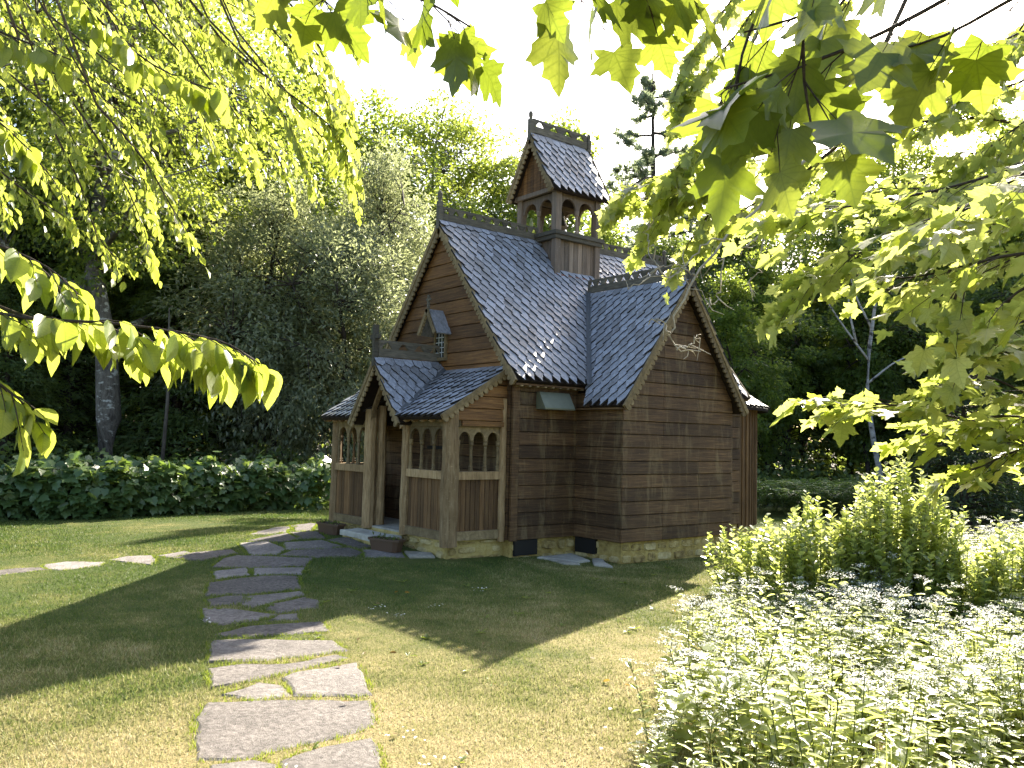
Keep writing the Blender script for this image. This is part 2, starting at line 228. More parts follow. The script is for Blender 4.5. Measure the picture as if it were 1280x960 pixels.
def bark(name, c0, c1, sc=(9, 9, 2.5), spots=None):
    t = NT(name)
    g = t.noise(t.pos(sc, 'Object'), 1.5, 6, 0.7, 0.5)
    col = t.ramp(g, [(0.35, c0), (0.7, c1)])
    if spots:
        v = t.noise(t.pos((3, 3, 6), 'Object'), 1.3, 4, 0.6)
        col = t.mix(t.ramp(v, [(0.56, 0.0), (0.64, 1.0)]), col, spots)
    return t.done(t.pbr(col, 0.85, t.bump(g, 0.8, 0.02), 0.2))

M = {}
M['board'] = wood('dark_board_wood', (0.025, 0.013, 0.006), (0.092, 0.050, 0.021), (0.20, 0.124, 0.056), (2.2, 2.2, 55), 0.7, 0.3, 0.8, (0.20, 0.15, 0.075))
M['gable'] = wood('warm_board_wood', (0.042, 0.020, 0.007), (0.145, 0.069, 0.021), (0.28, 0.152, 0.052), (2.2, 2.2, 55), 0.65, 0.3, 0.6)  # warmer, more orange brown than the dark boards
M['vboard'] = wood('vertical_board_wood', (0.055, 0.028, 0.011), (0.14, 0.078, 0.032), (0.23, 0.142, 0.064), (45, 45, 2), 0.72, 0.3, 0.5)
M['vgrey'] = wood('weathered_vertical_wood', (0.10, 0.075, 0.055), (0.19, 0.145, 0.11), (0.29, 0.235, 0.185), (45, 45, 2), 0.75, 0.3, 0.5)
M['post'] = wood('hewn_post_wood', (0.13, 0.082, 0.036), (0.32, 0.218, 0.110), (0.48, 0.36, 0.21), (30, 30, 3.5), 0.75, 0.25, 0.9)
M['trim'] = wood('carved_trim_wood', (0.10, 0.072, 0.035), (0.19, 0.14, 0.072), (0.30, 0.235, 0.13), (14, 14, 14), 0.75, 0.25, 0.5)
M['crest'] = wood('crest_wood', (0.050, 0.045, 0.034), (0.11, 0.098, 0.074), (0.19, 0.17, 0.13), (6, 6, 40), 0.8, 0.25, 0.5)
M['core'] = wood('inner_wood', (0.012, 0.008, 0.005), (0.022, 0.014, 0.009), (0.035, 0.023, 0.015), (3, 3, 30), 0.85, 0.2, 0.2)

def shingle_mat():
    t = NT('weathered_shingle_wood')
    r = t.rnd()
    g = t.noise(t.pos((26, 26, 9)), 1.0, 5, 0.65, 0.4)
    base = t.ramp(g, [(0.25, (0.135, 0.14, 0.15)), (0.55, (0.27, 0.28, 0.30)), (0.8, (0.43, 0.44, 0.46))])
    br = t.ramp(r, [(0.0, (0.62, 0.60, 0.58)), (0.5, (0.95, 0.95, 0.97)), (1.0, (1.15, 1.16, 1.2))])
    col = t.mix(1.0, base, br, 'MULTIPLY')
    big = t.noise(t.pos((1.1, 1.1, 1.1)), 1.0, 3, 0.6)
    col = t.mix(t.math('MULTIPLY', t.ramp(big, [(0.5, 0.0), (0.75, 1.0)]), 0.45), col, (0.13, 0.12, 0.085))
    st2 = t.noise(t.pos((9, 9, 0.8)), 1.0, 4, 0.6)
    col = t.mix(t.math('MULTIPLY', t.ramp(st2, [(0.55, 0.0), (0.7, 1.0)]), 0.5), col, (0.10, 0.085, 0.065))
    return t.done(t.pbr(col, 0.47, t.bump(g, 0.3, 0.004), 0.5))
M['shingle'] = shingle_mat()
M['shingle_edge'] = wood('shingle_edge_shade', (0.018, 0.016, 0.015), (0.035, 0.031, 0.028), (0.06, 0.054, 0.05), (20, 20, 20), 0.9, 0.1, 0.3)  # dark edge colour stands in for the shadow gaps between shingles

def stone_mat(name, stops, sc=14, rough=0.8, bump=0.7, spec=0.3, bd=0.012):
    t = NT(name)
    g = t.noise(t.pos(), sc, 8, 0.72)
    f = t.noise(t.pos(), sc * 6, 3, 0.6)
    r = t.rnd()
    col = t.ramp(t.math('ADD', g, t.math('MULTIPLY', t.math('SUBTRACT', r, 0.5), 0.3)), stops)
    big = t.noise(t.pos(), 2.3, 5, 0.7)
    col = t.mix(t.math('MULTIPLY', t.ramp(big, [(0.42, 0.0), (0.66, 1.0)]), 0.5), col, tuple(x * 0.9 for x in stops[0][1]))
    h = t.math('ADD', g, t.math('MULTIPLY', f, 0.5))
    return t.done(t.pbr(col, rough, t.bump(h, bump, bd), spec))
M['flag'] = stone_mat('flagstone', [(0.27, (0.042, 0.035, 0.030)), (0.47, (0.15, 0.128, 0.112)), (0.72, (0.31, 0.275, 0.25))], 26, 0.72, 1.0, 0.4, 0.03)
M['lime'] = stone_mat('limestone', [(0.26, (0.14, 0.095, 0.035)), (0.46, (0.42, 0.32, 0.12)), (0.72, (0.64, 0.54, 0.29))], 11, 0.85, 1.0, 0.3, 0.03)
M['mortar'] = stone_mat('mortar', [(0.26, (0.18, 0.125, 0.04)), (0.48, (0.46, 0.35, 0.12)), (0.75, (0.58, 0.48, 0.21))], 10, 0.9, 1.0, 0.2, 0.03)
M['slab'] = stone_mat('step_stone', [(0.3, (0.20, 0.185, 0.15)), (0.5, (0.33, 0.31, 0.255)), (0.75, (0.5, 0.48, 0.41))], 7, 0.8, 0.8)

def simple(name, c, rough=0.6, metal=0.0, spec=0.4, var=0.25, sc=8):
    t = NT(name)
    g = t.noise(t.pos(), sc, 5, 0.6)
    col = t.mix(t.math('MULTIPLY', g, var * 2), c, tuple(x * 0.5 for x in c))
    return t.done(t.pbr(col, rough, t.bump(g, 0.15, 0.004), spec, metal))
M['metal'] = simple('dull_metal', (0.20, 0.215, 0.15), 0.45, 0.5, 0.5, 0.35, 12)
M['flash'] = simple('lead_flashing', (0.12, 0.125, 0.13), 0.6, 0.3, 0.4)
M['copper'] = simple('copper_flashing', (0.22, 0.105, 0.075), 0.6, 0.2)
M['iron'] = simple('black_iron', (0.018, 0.018, 0.018), 0.55, 0.4)
M['bronze'] = simple('bell_bronze', (0.09, 0.075, 0.04), 0.4, 0.8)
M['planter'] = simple('planter_brown', (0.085, 0.050, 0.030), 0.55, 0, 0.4, 0.2)
M['soil'] = simple('soil', (0.035, 0.024, 0.015), 0.95)
M['putty'] = simple('window_lead', (0.45, 0.46, 0.44), 0.6)
def glass():
    t = NT('dark_window_glass')
    return t.done(t.pbr((0.02, 0.024, 0.026), 0.08, None, 0.6))
M['glass'] = glass()

M['leaf_beech'] = leafmat('beech_leaf', (0.08, 0.13, 0.02), (0.125, 0.18, 0.035), (0.38, 0.46, 0.045), (0.54, 0.59, 0.11), 0.57, 0.36, 0.45, 'pinnate')
M['leaf_maple'] = leafmat('maple_leaf', (0.09, 0.14, 0.028), (0.15, 0.20, 0.05), (0.42, 0.50, 0.06), (0.64, 0.68, 0.20), 0.58, 0.32, 0.6, 'palmate')
M['leaf_maple_deep'] = leafmat('shaded_maple_leaf', (0.05, 0.095, 0.014), (0.09, 0.135, 0.022), (0.17, 0.225, 0.014), (0.33, 0.375, 0.045), 0.5, 0.36, 0.5, 'palmate')  # darker maple copy: shade of the overlapping leaves put into its colour
M['leaf_brown'] = leafmat('browned_maple_leaf', (0.10, 0.07, 0.02), (0.14, 0.09, 0.02), (0.25, 0.16, 0.03), (0.32, 0.2, 0.04), 0.5)
M['leaf_wood'] = leafmat('broadleaf_foliage', (0.05, 0.09, 0.018), (0.09, 0.135, 0.03), (0.25, 0.34, 0.03), (0.42, 0.49, 0.08), 0.55, 0.4, 0.4)
M['leaf_bright'] = leafmat('sunny_broadleaf_foliage', (0.06, 0.10, 0.018), (0.10, 0.145, 0.03), (0.29, 0.37, 0.035), (0.45, 0.51, 0.09), 0.54, 0.4, 0.4)
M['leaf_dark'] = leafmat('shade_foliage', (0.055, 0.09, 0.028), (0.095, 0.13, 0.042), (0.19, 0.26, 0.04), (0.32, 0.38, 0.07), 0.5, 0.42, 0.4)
M['leaf_cedar'] = leafmat('cedar_foliage', (0.11, 0.135, 0.075), (0.21, 0.235, 0.145), (0.27, 0.31, 0.13), (0.43, 0.46, 0.23), 0.5, 0.36, 0.6)
M['leaf_pine'] = leafmat('pine_needles', (0.12, 0.16, 0.115), (0.19, 0.23, 0.165), (0.30, 0.37, 0.20), (0.42, 0.48, 0.26), 0.5, 0.4)
M['leaf_spruce'] = leafmat('spruce_foliage', (0.025, 0.045, 0.016), (0.045, 0.07, 0.024), (0.06, 0.1, 0.015), (0.1, 0.14, 0.02), 0.35, 0.5)
M['leaf_hedge'] = leafmat('hedge_leaf', (0.065, 0.12, 0.04), (0.115, 0.17, 0.06), (0.16, 0.26, 0.035), (0.25, 0.33, 0.06), 0.38, 0.38, 0.55)
M['leaf_shrub'] = leafmat('shrub_leaf', (0.12, 0.17, 0.045), (0.19, 0.24, 0.08), (0.46, 0.54, 0.09), (0.64, 0.68, 0.22), 0.55, 0.34, 0.6)
M['leaf_meadow'] = leafmat('meadow_leaf', (0.13, 0.175, 0.05), (0.22, 0.255, 0.10), (0.50, 0.57, 0.12), (0.68, 0.71, 0.27), 0.56, 0.32, 0.65)
M['edge'] = leafmat('path_edge_grass', (0.06, 0.11, 0.012), (0.12, 0.16, 0.03), (0.22, 0.30, 0.02), (0.36, 0.40, 0.05), 0.45, 0.45, 0.3)
M['petal'] = leafmat('white_petal', (0.70, 0.70, 0.64), (0.8, 0.8, 0.76), (0.6, 0.62, 0.5), (0.7, 0.7, 0.6), 0.35, 0.6)
M['stem'] = leafmat('green_stem', (0.09, 0.12, 0.03), (0.14, 0.16, 0.05), (0.1, 0.14, 0.02), (0.14, 0.16, 0.03), 0.2)
M['bark'] = bark('grey_bark', (0.045, 0.036, 0.028), (0.15, 0.13, 0.105))
M['bark_dark'] = bark('dark_bark', (0.018, 0.014, 0.011), (0.07, 0.055, 0.042))
M['bark_old'] = bark('lichened_bark', (0.05, 0.042, 0.034), (0.17, 0.155, 0.13), (7, 7, 2.5), (0.36, 0.36, 0.32))
M['bark_birch'] = bark('birch_bark', (0.20, 0.19, 0.175), (0.40, 0.39, 0.37), (3, 3, 12), (0.05, 0.045, 0.04))
M['twig'] = bark('twig_bark', (0.03, 0.022, 0.016), (0.085, 0.065, 0.045), (30, 30, 30))
M['dead'] = bark('sunlit_dead_wood', (0.30, 0.27, 0.22), (0.5, 0.46, 0.38), (40, 40, 40))  # pale colour carries the sunlit white of the twigs

def lawn_colour(t):
    a = t.noise(t.pos(), 0.55, 5, 0.62)
    b = t.noise(t.pos(), 2.6, 5, 0.65)
    s = t.math('ADD', t.math('MULTIPLY', a, 0.65), t.math('MULTIPLY', b, 0.35))
    # drier straw near; sunlit straw and shaded green are also put into this shift
    sx = t.n('ShaderNodeSeparateXYZ')
    t.l(t.n('ShaderNodeNewGeometry').outputs['Position'], sx.inputs[0])
    d = t.math('MULTIPLY_ADD', sx.outputs['Y'], -0.034)
    d.node.inputs[2].default_value = -0.09
    d2 = t.n('ShaderNodeClamp'); t.l(d, d2.inputs[0]); d2.inputs[1].default_value = -0.12; d2.inputs[2].default_value = 0.075
    s = t.math('ADD', s, d2.outputs[0])
    return s, sx
def lawn_mat():
    t = NT('lawn_turf')
    s, sx = lawn_colour(t)
    col = t.ramp(s, [(0.36, (0.055, 0.078, 0.014)), (0.47, (0.11, 0.115, 0.028)), (0.58, (0.23, 0.195, 0.075)), (0.71, (0.33, 0.25, 0.125))])
    f = t.noise(t.pos(), 60, 4, 0.7)
    f2 = t.noise(t.pos(), 11, 4, 0.7)
    col = t.mix(t.math('MULTIPLY', t.ramp(f, [(0.35, 1.0), (0.6, 0.0)]), 0.55), col, (0.035, 0.038, 0.012))
    # woodland floor beyond the lawn's edge: the lawn ends behind the hedge and behind the chapel
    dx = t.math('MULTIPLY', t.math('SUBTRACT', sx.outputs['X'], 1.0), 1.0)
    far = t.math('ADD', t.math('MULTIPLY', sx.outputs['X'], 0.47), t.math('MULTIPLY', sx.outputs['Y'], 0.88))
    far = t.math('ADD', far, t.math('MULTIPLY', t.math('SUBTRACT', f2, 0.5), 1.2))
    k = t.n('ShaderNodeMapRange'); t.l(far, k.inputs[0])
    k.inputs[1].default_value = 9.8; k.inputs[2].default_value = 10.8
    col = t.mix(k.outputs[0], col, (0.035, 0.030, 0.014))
    h = t.math('ADD', t.math('MULTIPLY', f, 0.7), f2)
    return t.done(t.pbr(col, 0.9, t.bump(h, 0.9, 0.03), 0.15))
M['lawn'] = lawn_mat()
def blade_mat():
    t = NT('grass_blade')
    s, sx = lawn_colour(t)
    r = t.rnd()
    s2 = t.math('ADD', s, t.math('MULTIPLY', t.math('SUBTRACT', r, 0.5), 0.22))
    col = t.ramp(s2, [(0.34, (0.075, 0.120, 0.022)), (0.48, (0.165, 0.188, 0.050)), (0.59, (0.32, 0.30, 0.135)), (0.73, (0.48, 0.42, 0.255))])
    a = t.pbr(col, 0.55, None, 0.3)
    b = t.n('ShaderNodeBsdfTranslucent'); t.l(col, b.inputs[0])
    mx = t.n('ShaderNodeMixShader'); mx.inputs[0].default_value = 0.42
    t.l(a, mx.inputs[1]); t.l(b.outputs[0], mx.inputs[2])
    return t.done(mx.outputs[0])
M['blade'] = blade_mat()

# ---------------------------------------------------------------- object helpers
WLOC = {}
def tag(o, label=None, cat=None, group=None, kind=None):
    if label: o['label'] = label
    if cat: o['category'] = cat
    if group: o['group'] = group
    if kind: o['kind'] = kind
    return o
def empty(name, loc=(0, 0, 0)):
    o = bpy.data.objects.new(name, None)
    COL.objects.link(o)
    o.location = loc
    o.empty_display_size = 0.3
    WLOC[o.name] = Vector(loc)
    return o
def attach(o, parent):
    if parent is not None:
        o.parent = parent
        o.location = -WLOC.get(parent.name, Vector())
def link(name, me, parent=None, mat=None):
    if mat is not None and not me.materials:
        me.materials.append(mat)
    o = bpy.data.objects.new(name, me)
    COL.objects.link(o)
    attach(o, parent)
    WLOC[o.name] = Vector()
    return o

class MB:
    def __init__(s):
        s.v = []; s.f = []
    def add(s, vs, fs):
        k = len(s.v)
        s.v += [tuple(x) for x in vs]
        s.f += [tuple(i + k for i in f) for f in fs]
        return s
    def prism(s, o, ex, ey, poly, t0, t1):
        """2-D polygon (a, b) in the frame o, ex, ey, extruded along ex x ey from t0 to t1"""
        o, ex, ey = Vector(o), Vector(ex), Vector(ey)
        n = ex.cross(ey)
        k = len(poly)
        vs = [o + ex * a + ey * b + n * t0 for a, b in poly] + [o + ex * a + ey * b + n * t1 for a, b in poly]
        fs = [tuple(range(k - 1, -1, -1)), tuple(range(k, 2 * k))]
        fs += [(i, (i + 1) % k, k + (i + 1) % k, k + i) for i in range(k)]
        return s.add(vs, fs)
    def box(s, a, b):
        x0, y0, z0 = a; x1, y1, z1 = b
        vs = [(x0, y0, z0), (x1, y0, z0), (x1, y1, z0), (x0, y1, z0), (x0, y0, z1), (x1, y0, z1), (x1, y1, z1), (x0, y1, z1)]
        return s.add(vs, [(3, 2, 1, 0), (4, 5, 6, 7), (0, 1, 5, 4), (1, 2, 6, 5), (2, 3, 7, 6), (3, 0, 4, 7)])
    def tube(s, pts, rad, sides=6, cap=True):
        pts = [Vector(p) for p in pts]
        n = len(pts)
        rings = []
        up = Vector((0, 0, 1))
        for i, p in enumerate(pts):
            d = (pts[min(i + 1, n - 1)] - pts[max(i - 1, 0)])
            if d.length < 1e-9: d = Vector((0, 0, 1))
            d.normalize()
            a = d.cross(up)
            if a.length < 0.05: a = d.cross(Vector((1, 0, 0)))
            a.normalize(); b = d.cross(a)
            r = rad[i] if not isinstance(rad, (int, float)) else rad
            rings.append([p + (a * math.cos(q) + b * math.sin(q)) * r for q in [2 * math.pi * j / sides for j in range(sides)]])
        vs = [v for rg in rings for v in rg]
        fs = []
        for i in range(n - 1):
            for j in range(sides):
                j2 = (j + 1) % sides
                fs.append((i * sides + j, (i + 1) * sides + j, (i + 1) * sides + j2, i * sides + j2))
        if cap:
            fs.append(tuple(range(sides))); fs.append(tuple(range(n * sides - 1, (n - 1) * sides - 1, -1)))
        return s.add(vs, fs)
    def mesh(s, name, mat=None, smooth=False):
        me = bpy.data.meshes.new(name)
        me.from_pydata(s.v, [], s.f)
        me.validate()
        if smooth:
            me.polygons.foreach_set('use_smooth', [True] * len(me.polygons))
        if mat: me.materials.append(mat)
        return me
    def build(s, name, mat, parent=None, smooth=False):
        return link(name, s.mesh(name, mat, smooth), parent)

def arr_mesh(name, chunks):
    """chunks: (verts Nx3, tris Mx3, material) joined into one mesh"""
    chunks = [c for c in chunks if len(c[0])]
    V = np.concatenate([c[0] for c in chunks]).astype(np.float32)
    mats = []; T = []; MI = []; off = 0
    for v, t, mt in chunks:
        if mt not in mats: mats.append(mt)
        T.append(t + off); off += len(v)
        MI.append(np.full(len(t), mats.index(mt), np.int32))
    T = np.concatenate(T).astype(np.int32); MI = np.concatenate(MI)
    me = bpy.data.meshes.new(name)
    me.vertices.add(len(V)); me.vertices.foreach_set('co', V.ravel())
    me.loops.add(len(T) * 3); me.loops.foreach_set('vertex_index', T.ravel())
    me.polygons.add(len(T))
    me.polygons.foreach_set('loop_start', np.arange(0, len(T) * 3, 3, dtype=np.int32))
    me.polygons.foreach_set('loop_total', np.full(len(T), 3, np.int32))
    for mt in mats: me.materials.append(mt)
    me.polygons.foreach_set('material_index', MI)
    me.update(calc_edges=True)
    return me

def unit(a):
    return a / np.maximum(np.linalg.norm(a, axis=1, keepdims=True), 1e-9)
# leaf outlines: (along, across, lift)
T_DIAMOND = (np.array([(0, 0, 0), (.45, .5, .07), (1, 0, -.06), (.45, -.5, .07)]), np.array([(0, 1, 2), (0, 2, 3)]))
T_OVAL = (np.array([(0, 0, 0), (.22, .36, .05), (.55, .46, .06), (.82, .24, .0), (1, 0, -.10), (.82, -.24, .0), (.55, -.46, .06), (.22, -.36, .05), (.5, 0, -.02)]),
          np.array([(0, 1, 8), (1, 2, 8), (2, 3, 8), (3, 4, 8), (4, 5, 8), (5, 6, 8), (6, 7, 8), (7, 0, 8)]))
T_NEEDLE = (np.array([(0, -.5, 0), (0, .5, 0), (1, 0, 0)]), np.array([(0, 1, 2)]))
def maple_outline():
    half = [(0, 0), (-.09, .16), (-.13, .36), (.03, .36), (.09, .33), (.18, .47), (.30, .50), (.43, .66), (.46, .52), (.53, .47), (.45, .27), (.56, .27), (.68, .31), (.73, .17), (.84, .12), (1.0, 0.0)]
    half = [(0.0, 0.0)] + half[1:]
    pts = [(a, b, 0.10 * abs(b) - 0.09 * a * a) for a, b in half]
    other = [(a, -b, z) for a, b, z in reversed(pts[1:-1])]
    ring = pts + other
    c = (0.30, 0.0, -0.03)
    V = np.array(ring + [c]); n = len(ring)
    return V, np.array([(i, (i + 1) % n, n) for i in range(n)])
T_MAPLE = maple_outline()
T_LOBED = (np.array([(0, 0, 0), (-.06, .3, .02), (.2, .5, .02), (.42, .34, .05), (.62, .42, .0), (.7, .2, .03), (1, 0, -.12), (.7, -.2, .03), (.62, -.42, .0), (.42, -.34, .05), (.2, -.5, .02), (-.06, -.3, .02), (.4, 0, -.02)]),
           np.array([(i, (i + 1) % 12, 12) for i in range(12)]))
def leaves(P, D, N, L, W, tpl):
    """P positions, D midrib directions, N rough normals -> verts, tris"""
    tv, tt = tpl
    D = unit(D); A = unit(np.cross(N, D)); N = np.cross(D, A)
    L = np.broadcast_to(L, len(P)); W = np.broadcast_to(W, len(P))
    V = (P[:, None, :] + D[:, None, :] * (tv[None, :, 0, None] * L[:, None, None])
         + A[:, None, :] * (tv[None, :, 1, None] * W[:, None, None])
         + N[:, None, :] * (tv[None, :, 2, None] * L[:, None, None]))
    n = len(tv)
    T = tt[None] + (np.arange(len(P)) * n)[:, None, None]
    return V.reshape(-1, 3), T.reshape(-1, 3)
def mb_arr(mb):
    """triangulate an MB into arrays"""
    T = []
    for f in mb.f:
        for i in range(1, len(f) - 1): T.append((f[0], f[i], f[i + 1]))
    return np.array(mb.v, float).reshape(-1, 3), np.array(T, int).reshape(-1, 3)
def copy_tree(o, parent=None):
    c = o.copy(); COL.objects.link(c)
    if parent is not None: c.parent = parent
    for ch in o.children: copy_tree(ch, c)
    return c

# ================================================================ ground and path
def gz(x, y):
    """the lawn rises a little towards the porch"""
    return 0.22 * np.exp(-((x + .9) ** 2 + (y - 2.6) ** 2) / 7.2)
def ground():
    xs = np.concatenate([np.linspace(-400, -20, 12), np.linspace(-18, 30, 130), np.linspace(34, 400, 12)])
    ys = np.concatenate([np.linspace(-400, -20, 12), np.linspace(-18, 30, 130), np.linspace(34, 400, 12)])
    mb = MB()
    for y in ys:
        for x in xs:
            d = math.hypot(x + 1, y)
            z = 0.02 * math.sin(x * 0.9 + 1) * math.sin(y * 0.7) if d < 25 else 0.0
            k = min(1.0, max(0.0, (d - 3.0) / 3.0))
            mb.v.append((x, y, z * k * 0.6 + float(gz(x, y))))
    n = len(xs)
    for j in range(len(ys) - 1):
        for i in range(n - 1):
            mb.f.append((j * n + i, j * n + i + 1, (j + 1) * n + i + 1, (j + 1) * n + i))
    o = mb.build('ground', M['lawn'], None, True)
    tag(o, kind='structure')
ground()

def rough_poly(poly, step=0.12, amp=0.018):
    out = []
    k = len(poly)
    for i in range(k):
        a = Vector(poly[i]); b = Vector(poly[(i + 1) % k])
        n = max(1, int((b - a).length / step))
        nrm = Vector((-(b - a).y, (b - a).x)).normalized()
        for j in range(n):
            p = a.lerp(b, j / n)
            out.append(tuple(p + nrm * random.uniform(-amp, amp)))
    return out
def inset(poly, d):
    c = Vector((sum(p[0] for p in poly) / len(poly), sum(p[1] for p in poly) / len(poly)))
    out = []
    for p in poly:
        v = Vector(p) - c
        out.append(tuple(c + v * max(0.2, 1 - d / max(v.length, abs(d) * 2))))
    return out
def flat_stone(name, poly, z0, z1, parent, mat, amp=0.018, follow=True):
    area = sum(poly[i][0] * poly[(i + 1) % len(poly)][1] - poly[(i + 1) % len(poly)][0] * poly[i][1] for i in range(len(poly)))
    if area < 0: poly = poly[::-1]
    if name == 'flagstone': poly = inset(poly, -.05)
    p = rough_poly(poly, 0.13, amp)
    q = inset(p, 0.022)
    k = len(p)
    mb = MB()
    G = (lambda a, b: float(gz(a, b))) if follow else (lambda a, b: 0.0)
    vs = [(a, b, z0 + G(a, b)) for a, b in p] + [(a, b, z1 - 0.012 + G(a, b)) for a, b in p] + [(a, b, z1 + G(a, b) + random.uniform(-.002, .002)) for a, b in q]
    fs = [tuple(range(2 * k, 3 * k))]
    for i in range(k):
        j = (i + 1) % k
        fs += [(i, j, k + j, k + i), (k + i, k + j, 2 * k + j, 2 * k + i)]
    mb.add(vs, fs)
    return mb.build(name, mat, parent)

path = empty('path', (-4.0, -1.0, 0))
tag(path, kind='structure')
for i, poly in enumerate(PATH_STONES):
    flat_stone('flagstone', poly, -0.05, 0.011 + random.uniform(-.003, .005), path, M['flag'])

# ================================================================ the chapel
chapel = empty('chapel', (2.4, 1.8, 0))
tag(chapel, 'small dark brown wooden chapel with steep grey shingled roofs and an open belfry', 'chapel')
ZB, BH = 0.320, 0.190
RY, RZ, NS = 1.817, 5.134, 1.28            # nave ridge line, slope
TX, TZ, TS = 2.456, 4.185, 1.40            # transept ridge line, slope
UB, VT, UD = 1.226, -0.961, 3.685          # transept inner corner x, outer wall y, far corner x
NE, TE = -0.204, 0.165                     # nave eave y, transept eave overhang
NX0, NX1 = -0.106, 5.20
PY = 1.811                                 # porch axis
PZ, PS = 2.87, 1.32                        # porch gable ridge and slope
LX0, LZ0, LX1, LZ1 = -1.171, 2.000, 0.0, 2.747   # lean-to eave and top
def nave_z(y): return RZ - NS * abs(y - RY)
def tran_z(x): return TZ - TS * abs(x - TX)
def lean_z(x): return LZ0 + (LZ1 - LZ0) * (x - LX0) / (LX1 - LX0)
def pgab_z(y): return PZ - PS * abs(y - PY)

# ---- foundation
fb = MB()
fb.box((0.03, 0.03, -0.2), (5.2, 3.60, 0.335))
fb.box((UB + 0.03, VT + 0.03, -0.2), (UD - 0.03, 0.03, 0.333))
fb.box((-0.93, 0.20, -0.2), (0.03, 3.42, 0.335))
ap = [(5.2 + 1.76 * math.cos(a), RY + 1.76 * math.sin(a)) for a in [R(-90 + 10 * i) for i in range(19)]]
fb.prism((0, 0, 0), (1, 0, 0), (0, 1, 0), ap, -0.2, 0.265)
foundation = fb.build('foundation', M['mortar'], chapel)
def wall_stones(p0, p1, z0, z1, nrm, proud=0.02, rubble=True):
    p0, p1, nrm = Vector((p0[0], p0[1], 0)), Vector((p1[0], p1[1], 0)), Vector(nrm)
    ex = (p1 - p0).normalized(); L = (p1 - p0).length
    z = z0
    while z < z1 - 0.05:
        h = random.uniform(0.10, 0.17)
        if z + h > z1 - 0.06: h = z1 - z
        a = -random.uniform(0, 0.1)
        while a < L:
            w = random.uniform(0.14, 0.38)
            a0 = max(a, 0.004) + 0.012; a1 = min(a + w, L - 0.004) - 0.012
            a += w
            if a1 - a0 < 0.06 or random.random() < 0.12: continue
            hz = h * random.uniform(0.72, 1.0)
            zc = z + h / 2 + random.uniform(-.01, .01)
            ca = (a0 + a1) / 2; ha = (a1 - a0) / 2
            pts = []
            for k in range(9):
                q = 2 * math.pi * k / 9 + random.uniform(-.2, .2)
                e = 0.62 if rubble else 0.4
                cx = math.copysign(abs(math.cos(q)) ** e, math.cos(q)); cz = math.copysign(abs(math.sin(q)) ** e, math.sin(q))
                pts.append((ca + ha * cx * random.uniform(.9, 1), zc + (hz / 2 - .008) * cz * random.uniform(.85, 1)))
            pr = proud * random.uniform(0.5, 2.2)
            mb = MB()
            o = Vector((p0.x, p0.y, 0))
            outer = [o + ex * u + Vector((0, 0, v)) - nrm * 0.01 for u, v in pts]
            inn = [o + ex * (ca + (u - ca) * .84) + Vector((0, 0, zc + (v - zc) * .8)) + nrm * (pr + random.uniform(-.003, .003)) for u, v in pts]
            n = len(pts)
            sgn = ex.cross(Vector((0, 0, 1))).dot(nrm) > 0
            fs = [tuple(range(n, 2 * n))] + [(i, (i + 1) % n, n + (i + 1) % n, n + i) for i in range(n)]
            if not sgn: fs = [f[::-1] for f in fs]
            mb.add(outer + inn, fs)
            mb.build('stone', M['lime'], foundation)
        z += h
wall_stones((-0.93, 3.42), (-0.93, 0.20), 0.06, 0.335, (-1, 0, 0))
wall_stones((-0.93, 0.20), (0.03, 0.20), 0.03, 0.335, (0, -1, 0))
wall_stones((0.04, 0.03), (UB + .03, 0.03), 0.0, 0.315, (0, -1, 0))
wall_stones((UB + .03, 0.03), (UB + .03, VT + .03), 0.0, 0.315, (-1, 0, 0))
wall_stones((UB + .03, VT + .03), (UD - .03, VT + .03), 0.0, 0.315, (0, -1, 0), 0.011, False)
for i in range(2, 17, 2):
    wall_stones(ap[i], ap[i + 2], 0.0, 0.26, (math.cos(R(-90 + 10 * (i + 1))), math.sin(R(-90 + 10 * (i + 1))), 0), 0.011, False)
MB().box((0.08, -0.012, 0.10), (0.50, 0.05, 0.315)).build('vent', M['iron'], foundation)
MB().box((UB - 0.012, -0.46, 0.10), (UB + 0.05, -0.03, 0.315)).build('vent', M['iron'], foundation)

